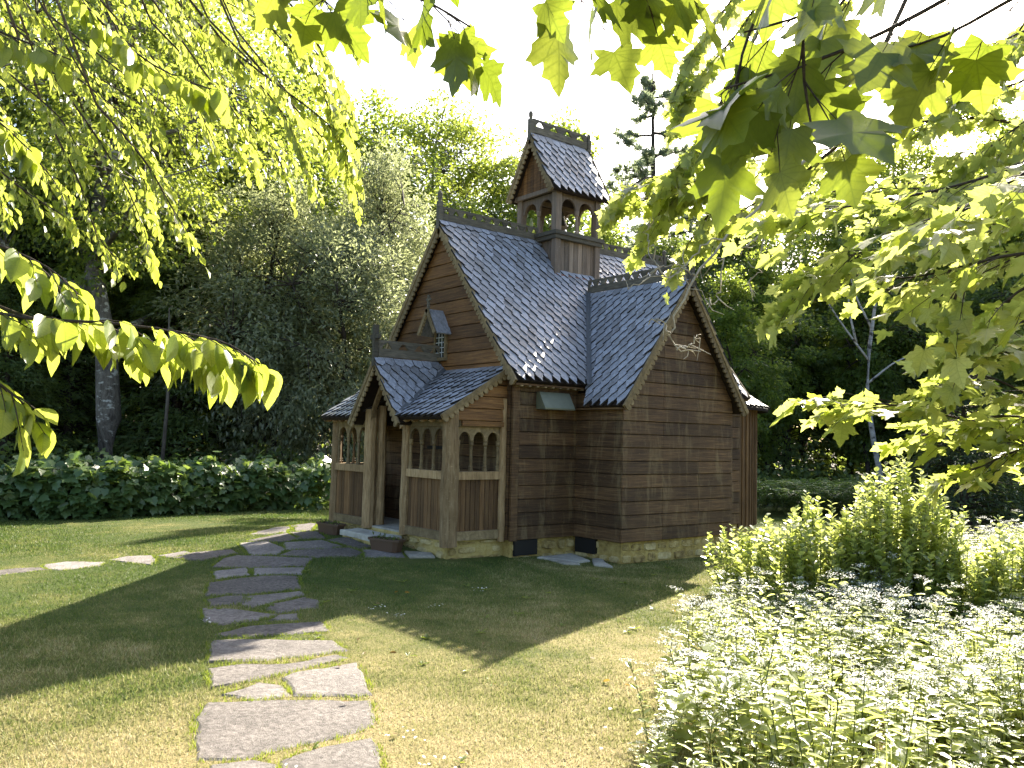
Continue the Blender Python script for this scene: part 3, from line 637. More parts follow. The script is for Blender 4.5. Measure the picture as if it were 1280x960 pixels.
# ---- walls: core plus each board a piece of its own
def hboards(parent, p0, ex, n, zlo, ztop, lo, hi, mat, th=0.028, bh=BH, seams=()):
    """horizontal boards: lo(z), hi(z) give the span along ex; board ends follow a sloping roof"""
    p0, ex, n = Vector(p0), Vector(ex), Vector(n)
    z = zlo; up = Vector((0, 0, 1))
    flip = ex.cross(up).dot(n) < 0
    while z < ztop - 0.02:
        z1 = min(z + bh, ztop)
        g = 0.0035
        a0, a1, b0, b1 = lo(z), hi(z), lo(z1), hi(z1)
        cuts = [c for c in seams if max(a0, b0) + .2 < c < min(a1, b1) - .2 and random.random() < .75]
        ends = [(a0, b0)] + [(c, c) for c in cuts] + [(a1, b1)]
        for (a0, b0), (a1, b1) in zip(ends[:-1], ends[1:]):
            if a1 - a0 < 0.05: continue
            if cuts: a0 += .0015; b0 += .0015; a1 -= .0015; b1 -= .0015
            if b1 - b0 < 0: b0 = b1 = (b0 + b1) / 2
            j = random.uniform(0, .005)
            t_lo, t_hi = th + j + 0.007, th + j - 0.004
            mb = MB()
            def P(a, zz, t): return p0 + ex * a + up * zz + n * t
            vs = [P(a0, z + g, 0), P(a1, z + g, 0), P(b1, z1 - g, 0), P(b0, z1 - g, 0),
                  P(a0, z + g, t_lo - .006), P(a1, z + g, t_lo - .006), P(b1, z1 - g, t_hi - .004), P(b0, z1 - g, t_hi - .004),
                  P(a0 + .002, z + g + .007, t_lo), P(a1 - .002, z + g + .007, t_lo), P(b1, z1 - g - .005, t_hi), P(b0, z1 - g - .005, t_hi)]
            fs = [(3, 2, 1, 0), (0, 1, 5, 4), (1, 2, 6, 5), (2, 3, 7, 6), (3, 0, 4, 7), (4, 5, 9, 8), (5, 6, 10, 9), (6, 7, 11, 10), (7, 4, 8, 11), (8, 9, 10, 11)]
            if flip: fs = [f[::-1] for f in fs]
            mb.add(vs, fs).build('board', mat, parent)
        z = z1
def vboards(parent, p0, p1, n, z0, z1, w, mat, th=0.022, name='board', top=None):
    p0, p1, n = Vector(p0), Vector(p1), Vector(n)
    ex = (p1 - p0).normalized(); L = (p1 - p0).length
    k = max(1, round(L / w)); w = L / k
    up = Vector((0, 0, 1))
    flip = ex.cross(up).dot(n) < 0
    for i in range(k):
        a0, a1 = i * w + .003, (i + 1) * w - .003
        t = th + random.uniform(-.003, .004)
        za, zb_ = (z1, z1) if top is None else (top(a0), top(a1))
        def P(a, zz, d): return Vector((p0.x, p0.y, 0)) + ex * a + up * zz + n * d
        b = .005
        vs = [P(a0, z0, 0), P(a1, z0, 0), P(a1, zb_, 0), P(a0, za, 0), P(a0, z0, t - b), P(a1, z0, t - b), P(a1, zb_, t - b), P(a0, za, t - b),
              P(a0 + b, z0, t), P(a1 - b, z0, t), P(a1 - b, zb_, t), P(a0 + b, za, t)]
        fs = [(3, 2, 1, 0), (0, 1, 5, 4), (1, 2, 6, 5), (2, 3, 7, 6), (3, 0, 4, 7), (4, 5, 9, 8), (5, 6, 10, 9), (7, 4, 8, 11), (8, 9, 10, 11)]
        if flip: fs = [f[::-1] for f in fs]
        MB().add(vs, fs).build(name, mat, parent)

def nave_poly(inset_=0.0):
    return [(0.0, ZB), (3.634, ZB), (3.634, nave_z(3.634) - .09), (RY, RZ - .09), (0.0, nave_z(0) - .09)]
# nave core, extruded along x (frame y,z -> normal +x)
nave_wall = MB().prism((0.0, 0, 0), (0, 1, 0), (0, 0, 1), nave_poly(), 0.0, 5.19).build('nave_wall', M['core'], chapel)
hboards(nave_wall, (0, 0, 0), (1, 0, 0), (0, -1, 0), ZB, 2.72, lambda z: 0.10, lambda z: UB - .002, M['board'], seams=(.62,))
vboards(nave_wall, (-.028, 0, 0), (.098, 0, 0), (0, -1, 0), ZB - .01, 2.66, .13, M['board'], .045, 'corner_board')
# front gable, above the lean-to roof
def glo(z): return RY - max(0.0, (RZ - .10 - z)) / NS
def ghi(z): return RY + max(0.0, (RZ - .10 - z)) / NS
hboards(nave_wall, (0, 0, 0), (0, 1, 0), (-1, 0, 0), 2.63, 5.0, lambda z: max(glo(z), 0.0), lambda z: min(ghi(z), 3.634), M['gable'], .028, .205)
# wall inside the porch
hboards(nave_wall, (0, 0, 0), (0, 1, 0), (-1, 0, 0), ZB, 2.62, lambda z: 0.03, lambda z: 3.60, M['board'])
# far side of the nave
hboards(nave_wall, (0, 3.634, 0), (1, 0, 0), (0, 1, 0), ZB, 2.72, lambda z: 0.0, lambda z: 5.2, M['board'])

transept_wall = MB().prism((0, VT, 0), (1, 0, 0), (0, 0, 1),
    [(UB, ZB), (UD, ZB), (UD, tran_z(UD) - .09), (TX, TZ - .09), (UB, tran_z(UB) - .09)], 0.0, -0.97).build('transept_wall', M['core'], chapel)
hboards(transept_wall, (UB, 0, 0), (0, -1, 0), (-1, 0, 0), ZB, 2.44, lambda z: .030, lambda z: -VT - .002, M['board'])
def tlo(z): return max(UB - .030, TX - max(0.0, TZ - .10 - z) / TS)
def thi(z): return min(UD + .002, TX + max(0.0, TZ - .10 - z) / TS)
hboards(transept_wall, (0, VT, 0), (1, 0, 0), (0, -1, 0), ZB, 4.06, tlo, thi, M['board'], seams=(UB + .82, UB + 1.64))
hboards(transept_wall, (UD, 0, 0), (0, -1, 0), (1, 0, 0), ZB, 2.44, lambda z: .03, lambda z: -VT - .002, M['board'])
hboards(nave_wall, (0, 0, 0), (1, 0, 0), (0, -1, 0), ZB, 2.72, lambda z: UD + .04, lambda z: 5.19, M['board'])

apse_wall = MB().prism((0, 0, 0), (1, 0, 0), (0, 1, 0), [(5.2 + 1.74 * math.cos(R(-90 + 10 * i)), RY + 1.74 * math.sin(R(-90 + 10 * i))) for i in range(19)], 0.262, 2.55).build('apse_wall', M['core'], chapel)
for i in range(40):
    a0, a1 = R(-90 + 4.5 * i), R(-90 + 4.5 * (i + 1))
    q0 = (5.2 + 1.765 * math.cos(a0), RY + 1.765 * math.sin(a0)); q1 = (5.2 + 1.765 * math.cos(a1), RY + 1.765 * math.sin(a1))
    am = (a0 + a1) / 2
    vboards(apse_wall, (*q0, 0), (*q1, 0), (math.cos(am), math.sin(am), 0), 0.25, 2.52, .3, M['vboard'], .022)
    vboards(apse_wall, (q0[0], q0[1], 0), (q0[0] + .035 * -math.sin(am), q0[1] + .035 * math.cos(am), 0), (math.cos(am), math.sin(am), 0), 0.25, 2.52, .3, M['vboard'], .042, 'batten')

# ---- shingled roofs
SW, SE, SL_, ST = 0.165, 0.152, 0.40, 0.030
def shingle_mesh(var):
    h = SW / 2 - 0.004
    k = [0.0, 0.006, -0.006][var]
    outline = [(k, 0.0), (h * .42 + k, .072), (h * .62, .086), (h, .150), (h, SL_), (-h, SL_), (-h, .150), (-h * .62, .086), (-h * .42 + k, .072)]
    mb = MB().prism((0, 0, 0), (1, 0, 0), (0, 1, 0), outline, -ST, 0.0)
    return mb
SH_MB = [shingle_mesh(i) for i in range(3)]
SH_ME = []
for b in SH_MB:                              # weathered face; shadow lines between shingles painted dark on the cut edges
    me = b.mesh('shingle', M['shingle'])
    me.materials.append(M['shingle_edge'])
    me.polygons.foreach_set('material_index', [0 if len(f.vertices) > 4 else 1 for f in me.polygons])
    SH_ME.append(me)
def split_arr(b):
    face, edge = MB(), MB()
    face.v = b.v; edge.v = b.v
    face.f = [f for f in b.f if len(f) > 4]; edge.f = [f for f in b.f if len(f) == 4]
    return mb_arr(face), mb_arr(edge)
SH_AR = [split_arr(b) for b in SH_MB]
SHINGLES = []                                # (roof object, matrix, variant)
def shingle_field(roof, O, ex, es, L, S, keep, w=SW, e=SE, lift=0.062):
    O, ex, es = Vector(O), Vector(ex).normalized(), Vector(es).normalized()
    n = ex.cross(es)
    tilt = math.atan2(0.042, SL_)
    d = es * math.cos(tilt) - n * math.sin(tilt)
    nn = ex.cross(d)
    j = 0
    s = -0.035
    while s < S - 0.10:
        sy = min(1.0, max(.3, (S + .015 - s) / SL_))
        a = w / 2 if j % 2 == 0 else w * .12
        while a < L - w * .1:
            p = O + ex * a + es * s
            if keep(O + ex * a + es * (s + .10)):
                base = p + n * (lift + random.uniform(-.003, .004)) + es * random.uniform(-.007, .007)
                rot = random.uniform(-.018, .018)
                x2 = (ex * math.cos(rot) + d * math.sin(rot)); d2 = nn.cross(x2)
                mt = Matrix((x2, d2 * sy, nn)).transposed().to_4x4()
                mt.translation = base
                SHINGLES.append((roof, mt, random.randrange(3), n))
            a += w
        s += e; j += 1
def slab(mb, pts, n, t=0.045, lift=0.012):
    """a roof deck: polygon pts, thickness along the outward normal n"""
    n = Vector(n).normalized()
    k = len(pts)
    lo = [Vector(p) + n * (lift - t) for p in pts]; hi = [Vector(p) + n * lift for p in pts]
    mb.add(lo + hi, [tuple(range(k - 1, -1, -1)), tuple(range(k, 2 * k))] + [(i, (i + 1) % k, k + (i + 1) % k, k + i) for i in range(k)])

cn, sn = 1 / math.hypot(1, NS), NS / math.hypot(1, NS)
ct, st_ = 1 / math.hypot(1, TS), TS / math.hypot(1, TS)
cp_, sp_ = 1 / math.hypot(1, PS), PS / math.hypot(1, PS)
YE2 = 2 * RY - NE
zE = nave_z(NE)
nr = MB()
slab(nr, [(NX0, NE, zE), (NX1, NE, zE), (NX1, RY, RZ), (NX0, RY, RZ)], (0, -sn, cn))
slab(nr, [(NX0, RY, RZ), (NX1, RY, RZ), (NX1, YE2, zE), (NX0, YE2, zE)], (0, sn, cn))
nave_roof = nr.build('nave_roof', M['core'], chapel)
BX0, BX1, BY0, BY1 = 1.943, 2.876, RY - .466, RY + .466
def keep_nave(p):
    if p.z - 0 < tran_z(p.x) - .03 and p.y < RY: return False
    if BX0 + .02 < p.x < BX1 - .02 and p.y > BY0 + .03: return False
    return p.x < NX1 - .02
SLEN = (RZ - zE) / sn
shingle_field(nave_roof, (NX0 + .01, NE, zE), (1, 0, 0), (0, cn, sn), NX1 - NX0 - .02, SLEN, keep_nave)
shingle_field(nave_roof, (NX1 - .01, YE2, zE), (-1, 0, 0), (0, -cn, sn), NX1 - NX0 - .02, SLEN, lambda p: not (BX0 + .02 < p.x < BX1 - .02 and p.y < BY1 - .03))
zT = tran_z(UB - TE); TY0 = VT - .162
yv = RY - (RZ - zT) / NS; yr = RY - (RZ - TZ) / NS
tr = MB()
slab(tr, [(UB - TE, yv, zT), (UB - TE, TY0, zT), (TX, TY0, TZ), (TX, yr, TZ)], (-st_, 0, ct))
slab(tr, [(TX, yr, TZ), (TX, TY0, TZ), (UD + TE, TY0, zT), (UD + TE, yv, zT)], (st_, 0, ct))
transept_roof = tr.build('transept_roof', M['core'], chapel)
TL = (TZ - zT) / st_
def keep_tr(p): return p.z > nave_z(p.y) - .06
shingle_field(transept_roof, (UB - TE, yr + .1, zT), (0, -1, 0), (ct, 0, st_), yr + .1 - TY0 - .01, TL, keep_tr)
shingle_field(transept_roof, (UD + TE, TY0 + .01, zT), (0, 1, 0), (-ct, 0, st_), yr + .1 - TY0 - .01, TL, keep_tr)
# valley flashing
va, vb = Vector((1.287 - .03, NE - .03, nave_z(NE) - .04)), Vector((TX, yr, TZ))
nA, nB = Vector((0, -sn, cn)), Vector((-st_, 0, ct))
vd = (vb - va).normalized()
def strip(name, a, b, n1, n2, w, mat, parent, lift=.072):
    d = (b - a).normalized()
    c1 = d.cross(n1).normalized(); c2 = d.cross(n2).normalized()
    if c1.dot(n2) < 0: c1 = -c1
    if c2.dot(n1) < 0: c2 = -c2
    up = (n1 + n2).normalized() * lift
    vs = [a + up, b + up, b + up + c1 * w, a + up + c1 * w, b + up + c2 * w, a + up + c2 * w]
    lo = [v - (n1 + n2).normalized() * .008 for v in vs]
    fs = [(0, 1, 2, 3), (1, 0, 5, 4), (9, 8, 7, 6), (10, 11, 6, 7), (3, 2, 8, 9), (4, 5, 11, 10), (0, 3, 9, 6), (5, 0, 6, 11), (2, 1, 7, 8), (1, 4, 10, 7)]
    return MB().add(vs + lo, fs).build(name, mat, parent)
strip('valley_flashing', va, vb, nA, nB, .045, M['flash'], transept_roof)

# porch roofs
lr = MB()
LY0, LY1 = 0.085, 3.54
ll = math.hypot(LX1 - LX0, LZ1 - LZ0); cl, sl = (LX1 - LX0) / ll, (LZ1 - LZ0) / ll
ve, vt_ = (PZ - LZ0) / PS, (PZ - LZ1) / PS
slab(lr, [(LX0, PY - ve + .02, LZ0), (LX0, LY0, LZ0), (LX1, LY0, LZ1), (LX1, PY - vt_ + .02, LZ1)], (-sl, 0, cl))
slab(lr, [(LX0, LY1, LZ0), (LX0, PY + ve - .02, LZ0), (LX1, PY + vt_ - .02, LZ1), (LX1, LY1, LZ1)], (-sl, 0, cl))
porch_roof = lr.build('porch_roof', M['core'], chapel)
shingle_field(porch_roof, (LX0, LY1 - .01, LZ0), (0, -1, 0), (cl, 0, sl), LY1 - LY0 - .02, ll, lambda p: p.z > pgab_z(p.y) - .05)
GX0 = -1.185; GH = .722; GZ = pgab_z(PY + GH)
gr = MB()
slab(gr, [(GX0, PY - GH, GZ), (0, PY - GH, GZ), (0, PY, PZ), (GX0, PY, PZ)], (0, -sp_, cp_))
slab(gr, [(GX0, PY, PZ), (0, PY, PZ), (0, PY + GH, GZ), (GX0, PY + GH, GZ)], (0, sp_, cp_))
porch_gable = gr.build('porch_gable_roof', M['core'], chapel)
GL = (PZ - GZ) / sp_
shingle_field(porch_gable, (GX0 + .01, PY - GH, GZ), (1, 0, 0), (0, cp_, sp_), -GX0 - .02, GL, lambda p: p.z > lean_z(p.x) - .05)
shingle_field(porch_gable, (-.01, PY + GH, GZ), (-1, 0, 0), (0, -cp_, sp_), -GX0 - .02, GL, lambda p: p.z > lean_z(p.x) - .05)
# valleys of the porch gable on the lean-to
for sgn in (-1, 1):
    xa = -1.171; ya = PY + sgn * (PZ - LZ0) / PS
    xb = 0.0; yb = PY + sgn * (PZ - LZ1) / PS
    strip('valley_flashing', Vector((xa, ya, LZ0)), Vector((xb, yb, LZ1)), Vector((-sl, 0, cl)), Vector((0, sgn * sp_, cp_)), .04, M['flash'], porch_gable, .06)

# apse cone roof with a flared foot
ar = MB()
prof = [(2.02, 2.40), (1.62, 2.66), (0.06, 4.55)]
seg = 18
vs = []
for r_, z_ in prof:
    for i in range(seg + 1):
        a = R(-90 + 180 * i / seg)
        vs.append((5.18 + r_ * math.cos(a), RY + r_ * math.sin(a), z_))
fs = []
for j in range(2):
    for i in range(seg):
        q = j * (seg + 1) + i
        fs.append((q, q + 1, q + seg + 2, q + seg + 1))
k = len(vs)
vs += [(x, y, z - .05) for x, y, z in vs]
fs += [tuple(i + k for i in f[::-1]) for f in fs]
fs += [(i + 1, i, k + i, k + i + 1) for i in range(seg)]
ar.add(vs, fs)
apse_roof = ar.build('apse_roof', M['core'], chapel)
for (r0, z0), (r1, z1) in zip(prof[:-1], prof[1:]):
    ln = math.hypot(r1 - r0, z1 - z0); s = -.02
    while s < ln - .05:
        rr = r0 + (r1 - r0) * s / ln; zz = z0 + (z1 - z0) * s / ln
        cnt = max(3, int(math.pi * rr / SW))
        for i in range(cnt):
            a = R(-90) + math.pi * (i + .5 * (int(s / SE) % 2)) / cnt
            rad = Vector((math.cos(a), math.sin(a), 0)); ex = Vector((-math.sin(a), math.cos(a), 0))
            es = (rad * (r1 - r0) + Vector((0, 0, z1 - z0))).normalized()
            n = ex.cross(es)
            if n.z < 0: ex = -ex; n = ex.cross(es)
            d = (es - n * .09).normalized(); nn = ex.cross(d)
            mt = Matrix((ex, d, nn)).transposed().to_4x4(); mt.translation = Vector((5.18, RY, zz)) + rad * rr + n * .05
            SHINGLES.append((apse_roof, mt, random.randrange(3), n))
        s += SE

# ---- trim: scalloped bargeboards, pierced crests, finials
def bargeboard(parent, top, bot, out, width=0.13, th=0.03, rad=0.044, mat=None):
    top, bot, out = Vector(top), Vector(bot), Vector(out).normalized()
    a = (bot - top); L = a.length; a.normalize()
    b = out.cross(a).normalized()
    if b.z > 0: b = -b
    pts = [(0, 0), (L, 0), (L, width * .8)]
    nsc = int(L / (2 * rad)); rr = L / nsc / 2
    for i in range(nsc):
        c = L - rr - 2 * rr * i
        for q in range(0, 5):
            th_ = math.pi * q / 4
            pts.append((c + rr * .92 * math.cos(th_), width * .70 + rr * 1.25 * math.sin(th_)))
    pts.append((0, width * .8))
    mb = MB()
    mb.prism(top, a, b, pts, -th / 2, th / 2)
    # fillet strip along the upper edge
    mb.prism(top + out * (th * .5 + .002), a, b, [(0, -.012), (L, -.012), (L, .05), (0, .05)], -.012, .012)
    o = mb.build('bargeboard', mat or M['trim'], parent)
    return o
def crest(parent, p0, p1, h=0.17, th=0.035, pitch=0.17, lift=0.03):
    p0, p1 = Vector(p0), Vector(p1)
    ex = (p1 - p0).normalized(); L = (p1 - p0).length; up = Vector((0, 0, 1))
    o = p0 + up * lift
    mb = MB()
    mb.prism(o, ex, up, [(0, -.05), (L, -.05), (L, h * .36), (0, h * .36)], -th / 2, th / 2)
    n = max(2, int(L / pitch)); P = L / n
    top = [(0, h * .72)]
    for i in range(n):
        top += [(P * (i + .06), h * .74), (P * (i + .3), h * .80), (P * (i + .5), h * .82), (P * (i + .7), h * .80), (P * (i + .94), h * .74)]
    top += [(L, h * .72), (L, h), (0, h)]
    mb.prism(o, ex, up, top, -th / 2 + .002, th / 2 - .002)
    for i in range(n + 1):
        c = P * i
        q = [(max(0, c - P * .16), h * .34), (min(L, c + P * .16), h * .34), (min(L, c + P * .40), h * .79), (max(0, c - P * .40), h * .79)]
        mb.prism(o, ex, up, q, -th / 2 + .004, th / 2 - .004)
    # saddle boards lying on both slopes at the ridge
    side = ex.cross(up)
    for sg in (-1, 1):
        d = side * sg
        mb.prism(o - up * .052, ex, (d * .62 - up * .79).normalized(), [(0, 0), (L, 0), (L, .13), (0, .13)], .03 * sg, .052 * sg)
    return mb.build('crest', M['crest'], parent)
def finial(parent, base, h, w=0.075, cross=False, name='finial', mat=None):
    b = Vector(base)
    mb = MB()
    if cross:
        mb.box((b.x - w / 2, b.y - w / 2, b.z), (b.x + w / 2, b.y + w / 2, b.z + h))
        mb.box((b.x - w * .42, b.y - w * 1.6, b.z + h * .66), (b.x + w * .42, b.y + w * 1.6, b.z + h * .66 + w * .9))
    else:
        mb.box((b.x - w / 2, b.y - w / 2, b.z), (b.x + w / 2, b.y + w / 2, b.z + h * .72))
        mb.tube([(b.x, b.y, b.z + h * .72), (b.x, b.y, b.z + h * .74), (b.x, b.y, b.z + h * .78), (b.x, b.y, b.z + h * .82), (b.x, b.y, b.z + h * .93), (b.x, b.y, b.z + h * .98), (b.x, b.y, b.z + h)],
                [w * .46, w * .40, w * .40, w * .52, w * .52, w * .36, w * .1], 10)
    return mb.build(name, mat or M['crest'], parent)

def gable_trim(parent, axis, pos, ridge, rz, slope, half, out, width=.13):
    """bargeboards of one gable. axis 'x': gable plane x = pos, ridge at y; axis 'y': plane y = pos, ridge at x"""
    for sg in (-1, 1):
        if axis == 'x':
            t = (pos, ridge, rz + .03); b = (pos, ridge + sg * (half + .02), rz + .03 - slope * (half + .02))
        else:
            t = (ridge, pos, rz + .03); b = (ridge + sg * (half + .02), pos, rz + .03 - slope * (half + .02))
        bargeboard(parent, t, b, out, width)
gable_trim(nave_roof, 'x', NX0 - .015, RY, RZ, NS, RY - NE, (-1, 0, 0))
gable_trim(nave_roof, 'x', NX1 + .015, RY, RZ, NS, RY - NE, (1, 0, 0))
gable_trim(transept_roof, 'y', TY0 - .015, TX, TZ, TS, TX - UB + TE, (0, -1, 0))
gable_trim(porch_gable, 'x', GX0 - .015, PY, PZ, PS, GH, (-1, 0, 0), .10)
crest(nave_roof, (NX0 + .02, RY, RZ + .07), (BX0 - .01, RY, RZ + .07))
crest(nave_roof, (BX1 + .01, RY, RZ + .07), (NX1 - .02, RY, RZ + .07))
crest(transept_roof, (TX, yr + .0, TZ + .07), (TX, TY0 + .02, TZ + .07))
crest(porch_gable, (GX0 + .03, PY, PZ + .07), (-.005, PY, PZ + .07), .20, .04, .24)
finial(nave_roof, (NX0 - .02, RY, RZ - .10), .62)
finial(nave_roof, (NX1 + .02, RY, RZ - .10), .50)
finial(transept_roof, (TX, TY0 - .02, TZ - .12), .52)
finial(porch_gable, (GX0 - .02, PY, PZ - .10), .62, .07, True, 'cross')
# scalloped rakes of the lean-to
for yy, sg in ((LY0 - .015, -1), (LY1 + .015, 1)):
    bargeboard(porch_roof, (LX1 - .04, yy, LZ1 - .0), (LX0 - .0, yy, LZ0 + .03), (0, sg, 0), .10, .03, .045)

# eave boards, soffit closing and rafter tails
ev = MB()
ev.box((NX0 + .02, NE + .035, zE - .055), (1.22, 0.0, zE - .03))
ev.build('soffit', M['board'], nave_roof)
ev = MB()
ev.box((UB - TE + .03, VT - .10, zT - .045), (UB, -.0, zT - .02))
ev.build('soffit', M['board'], transept_roof)
for i in range(16):
    y = LY0 + .10 + i * (LY1 - LY0 - .2) / 15
    if abs(y - PY) < .62: continue
    MB().prism((LX0 + .03, y, LZ0 - .035), (cl, 0, sl), (-sl, 0, cl), [(0, -.01), (.02, -.045), (.06, -.055), (.22, -.055), (.22, -.004), (0, -.004)], -.022, .022).build('rafter_tail', M['post'], porch_roof)
for i in range(9):
    x = NX0 + .12 + i * .145
    MB().box((x - .02, NE + .02, zE - .075), (x + .02, -.03, zE - .056)).build('rafter_tail', M['trim'], nave_roof)

# ---- porch
porch = MB().box((-.93, .18, .337), (0, 3.44, .365)).build('porch', M['slab'], chapel)
def log_post(x, y, z0, z1, w, n=9, amp=.07, name='post'):
    pts, rad = [], []
    k = 9
    for i in range(k):
        t = i / (k - 1)
        pts.append((x + random.uniform(-1, 1) * w * .025, y + random.uniform(-1, 1) * w * .025, z0 + (z1 - z0) * t))
        rad.append(w / 2 * (1.06 - .10 * t) * random.uniform(1 - amp, 1 + amp * .5))
    return MB().tube(pts, rad, n).build(name, M['post'], porch)
PX = -.93
CY0, CY1 = .17, 3.455
EY0, EY1 = PY - .56, PY + .50
log_post(PX, CY0, .27, 2.10, .245, 10)
log_post(PX, CY1, .31, 2.08, .165)
log_post(PX - .02, EY0, .33, 2.14, .155)
log_post(PX - .02, EY1, .33, 2.14, .20)
log_post(PX + .16, EY1 - .03, .36, 2.20, .15)
log_post(-.06, .13, .30, 2.30, .11)
log_post(-.06, 3.50, .30, 2.30, .11)
def bay(p0, p1, n, zb=.345, narch=3):
    p0, p1, n = Vector((*p0, 0)), Vector((*p1, 0)), Vector((*n, 0))
    ex = (p1 - p0).normalized(); L = (p1 - p0).length; up = Vector((0, 0, 1))
    def beam(name, z0, z1, t0, t1, mat):
        mb = MB()
        q = [p0 + up * z0 + n * t0, p1 + up * z0 + n * t0, p1 + up * z0 + n * t1, p0 + up * z0 + n * t1]
        mb.add(q + [v + up * (z1 - z0) for v in q], [(3, 2, 1, 0), (4, 5, 6, 7), (0, 1, 5, 4), (1, 2, 6, 5), (2, 3, 7, 6), (3, 0, 4, 7)])
        return mb.build(name, mat, porch)
    beam('sill_beam', zb, zb + .12, -.05, .055, M['trim'])
    beam('rail', 1.165, 1.275, -.055, .06, M['post'])
    beam('top_beam', 1.885, 1.97, -.05, .05, M['trim'])
    vboards(porch, p0, p1, n, zb + .11, 1.17, .085, M['vboard'], .012)
    # arch panel
    W = L / narch; r = W * .40
    zs = 1.70
    pts = [(0, 1.89), (0, zs)]
    for i in range(narch):
        c = W * (i + .5)
        pts.append((c - r, zs))
        for q in range(1, 8):
            a = math.pi - math.pi * q / 8
            pts.append((c + r * math.cos(a), zs + r * 1.25 * math.sin(a)))
        pts.append((c + r, zs))
    pts += [(L, zs), (L, 1.89)]
    flip = ex.cross(up).dot(n) < 0
    MB().prism(p0, ex, up, pts[::-1], -.018, .018).build('arch_panel', M['trim'], porch)
    for i in range(narch + 1):
        c = min(max(W * i, .02), L - .02)
        b = p0 + ex * c
        prof_ = [(1.275, .034), (1.31, .034), (1.315, .027), (1.34, .03), (1.36, .022), (1.42, .025), (1.56, .019), (1.60, .024), (1.615, .019), (1.64, .034), (1.67, .030), (1.70, .036)]
        MB().tube([(b.x, b.y, z) for z, _ in prof_], [q for _, q in prof_], 8).build('baluster', M['trim'], porch)
bay((PX, EY0 - .06), (PX, CY0 + .09), (-1, 0))
bay((PX, CY1 - .07), (PX, EY1 + .07), (-1, 0))
bay((PX + .10, CY0 - .0), (-.10, CY0 - .0), (0, -1))
bay((PX + .07, CY1 + .0), (-.10, CY1 + .0), (0, 1))
# boards closing the porch end above the arcade
def tri(z): return 0
hboards(porch, (0, CY0 - .045, 0), (1, 0, 0), (0, -1, 0), 1.972, 2.68, lambda z: max(LX0 + .10, LX0 + (z - LZ0 + .03) / (LZ1 - LZ0) * (LX1 - LX0)) if z > LZ0 else PX - .02, lambda z: -.03, M['gable'], .026, .17)
MB().prism((0, CY0 - .03, 0), (1, 0, 0), (0, 0, 1), [(PX, 1.95), (-.02, 1.95), (-.02, 2.68), (PX, 2.10)], -.01, .01).build('lintel_panel', M['core'], porch)
MB().prism((0, CY1 + .03, 0), (1, 0, 0), (0, 0, 1), [(PX, 1.95), (-.02, 1.95), (-.02, 2.68), (PX, 2.10)], -.01, .01).build('lintel_panel', M['core'], porch)
# carved lintel of the side bay
MB().box((PX + .13, CY0 - .085, 1.90), (-.06, CY0 - .055, 1.968)).build('carved_lintel', M['gable'], porch)
# entrance braces: a pointed arch inside the gable
for sg in (-1, 1):
    inner = []
    y0 = .50; 
    outer_, inner_ = [], []
    for q in range(9):
        t = q / 8
        yy = sg * (y0 * (1 - t ** 1.7)); zz = 1.86 + .76 * t ** .85
        inner_.append((yy * .86, zz - .02)); outer_.append((sg * (y0 + .06) * (1 - t) + sg * .005, 1.92 + .86 * t))
    pts = inner_ + outer_[::-1]
    MB().prism((GX0 + .22, PY, 0), (0, 1, 0), (0, 0, 1), pts if sg > 0 else pts[::-1], -.035, .035).build('arch_brace', M['post'], porch)
# door leaf and inner wall of the porch
door = MB().box((-.075, PY - .40, .367), (-.036, PY + .40, 2.05)).build('door', M['core'], chapel)
vboards(door, (-.075, PY - .40, 0), (-.075, PY + .40, 0), (-1, 0, 0), .37, 2.04, .10, M['board'], .014)
for zz in (.55, 1.55):
    MB().box((-.105, PY - .38, zz), (-.094, PY + .2, zz + .05)).build('hinge', M['iron'], door)
MB().box((-.115, PY + .27, 1.05), (-.092, PY + .30, 1.22)).build('handle', M['iron'], door)

# ---- gable window with its small hood
wz0, wz1, ww = 2.98, 3.30, .125
wc = RY - .03
arch = [(-ww, wz0), (ww, wz0), (ww, wz1)] + [(ww * math.cos(math.pi * q / 8), wz1 + ww * 1.25 * math.sin(math.pi * q / 8)) for q in range(1, 8)] + [(-ww, wz1)]
window = MB().prism((-.045, wc, 0), (0, 1, 0), (0, 0, 1), arch, -.008, .008).build('window', M['glass'], chapel)
fr = MB()
outer = [(a * 1.32, z if i < 2 else z + .04) for i, (a, z) in enumerate(arch)]
kk = len(arch)
vs = [(-.075, wc + a, z) for a, z in arch] + [(-.075, wc + a, z) for a, z in outer] + [(-.03, wc + a, z) for a, z in arch] + [(-.03, wc + a, z) for a, z in outer]
fs = []
for i in range(kk):
    j = (i + 1) % kk
    fs += [(i, j, kk + j, kk + i), (i, 2 * kk + i, 2 * kk + j, j), (kk + i, kk + j, 3 * kk + j, 3 * kk + i)]
fr.add(vs, fs).build('frame', M['trim'], window)
for a in (-.042, .042):
    MB().box((-.062, wc + a - .005, wz0), (-.054, wc + a + .005, wz1 + .13)).build('glazing_bar', M['putty'], window)
for z in (3.06, 3.14, 3.22, 3.30, 3.38):
    MB().box((-.063, wc - ww * (1 if z < 3.32 else .78), z - .005), (-.0545, wc + ww * (1 if z < 3.32 else .78), z + .005)).build('glazing_bar', M['putty'], window)
MB().box((-.11, wc - .18, wz0 - .05), (-.03, wc + .18, wz0 - .002)).build('sill', M['trim'], window)
hz, hs, hh = 3.72, 1.55, .25
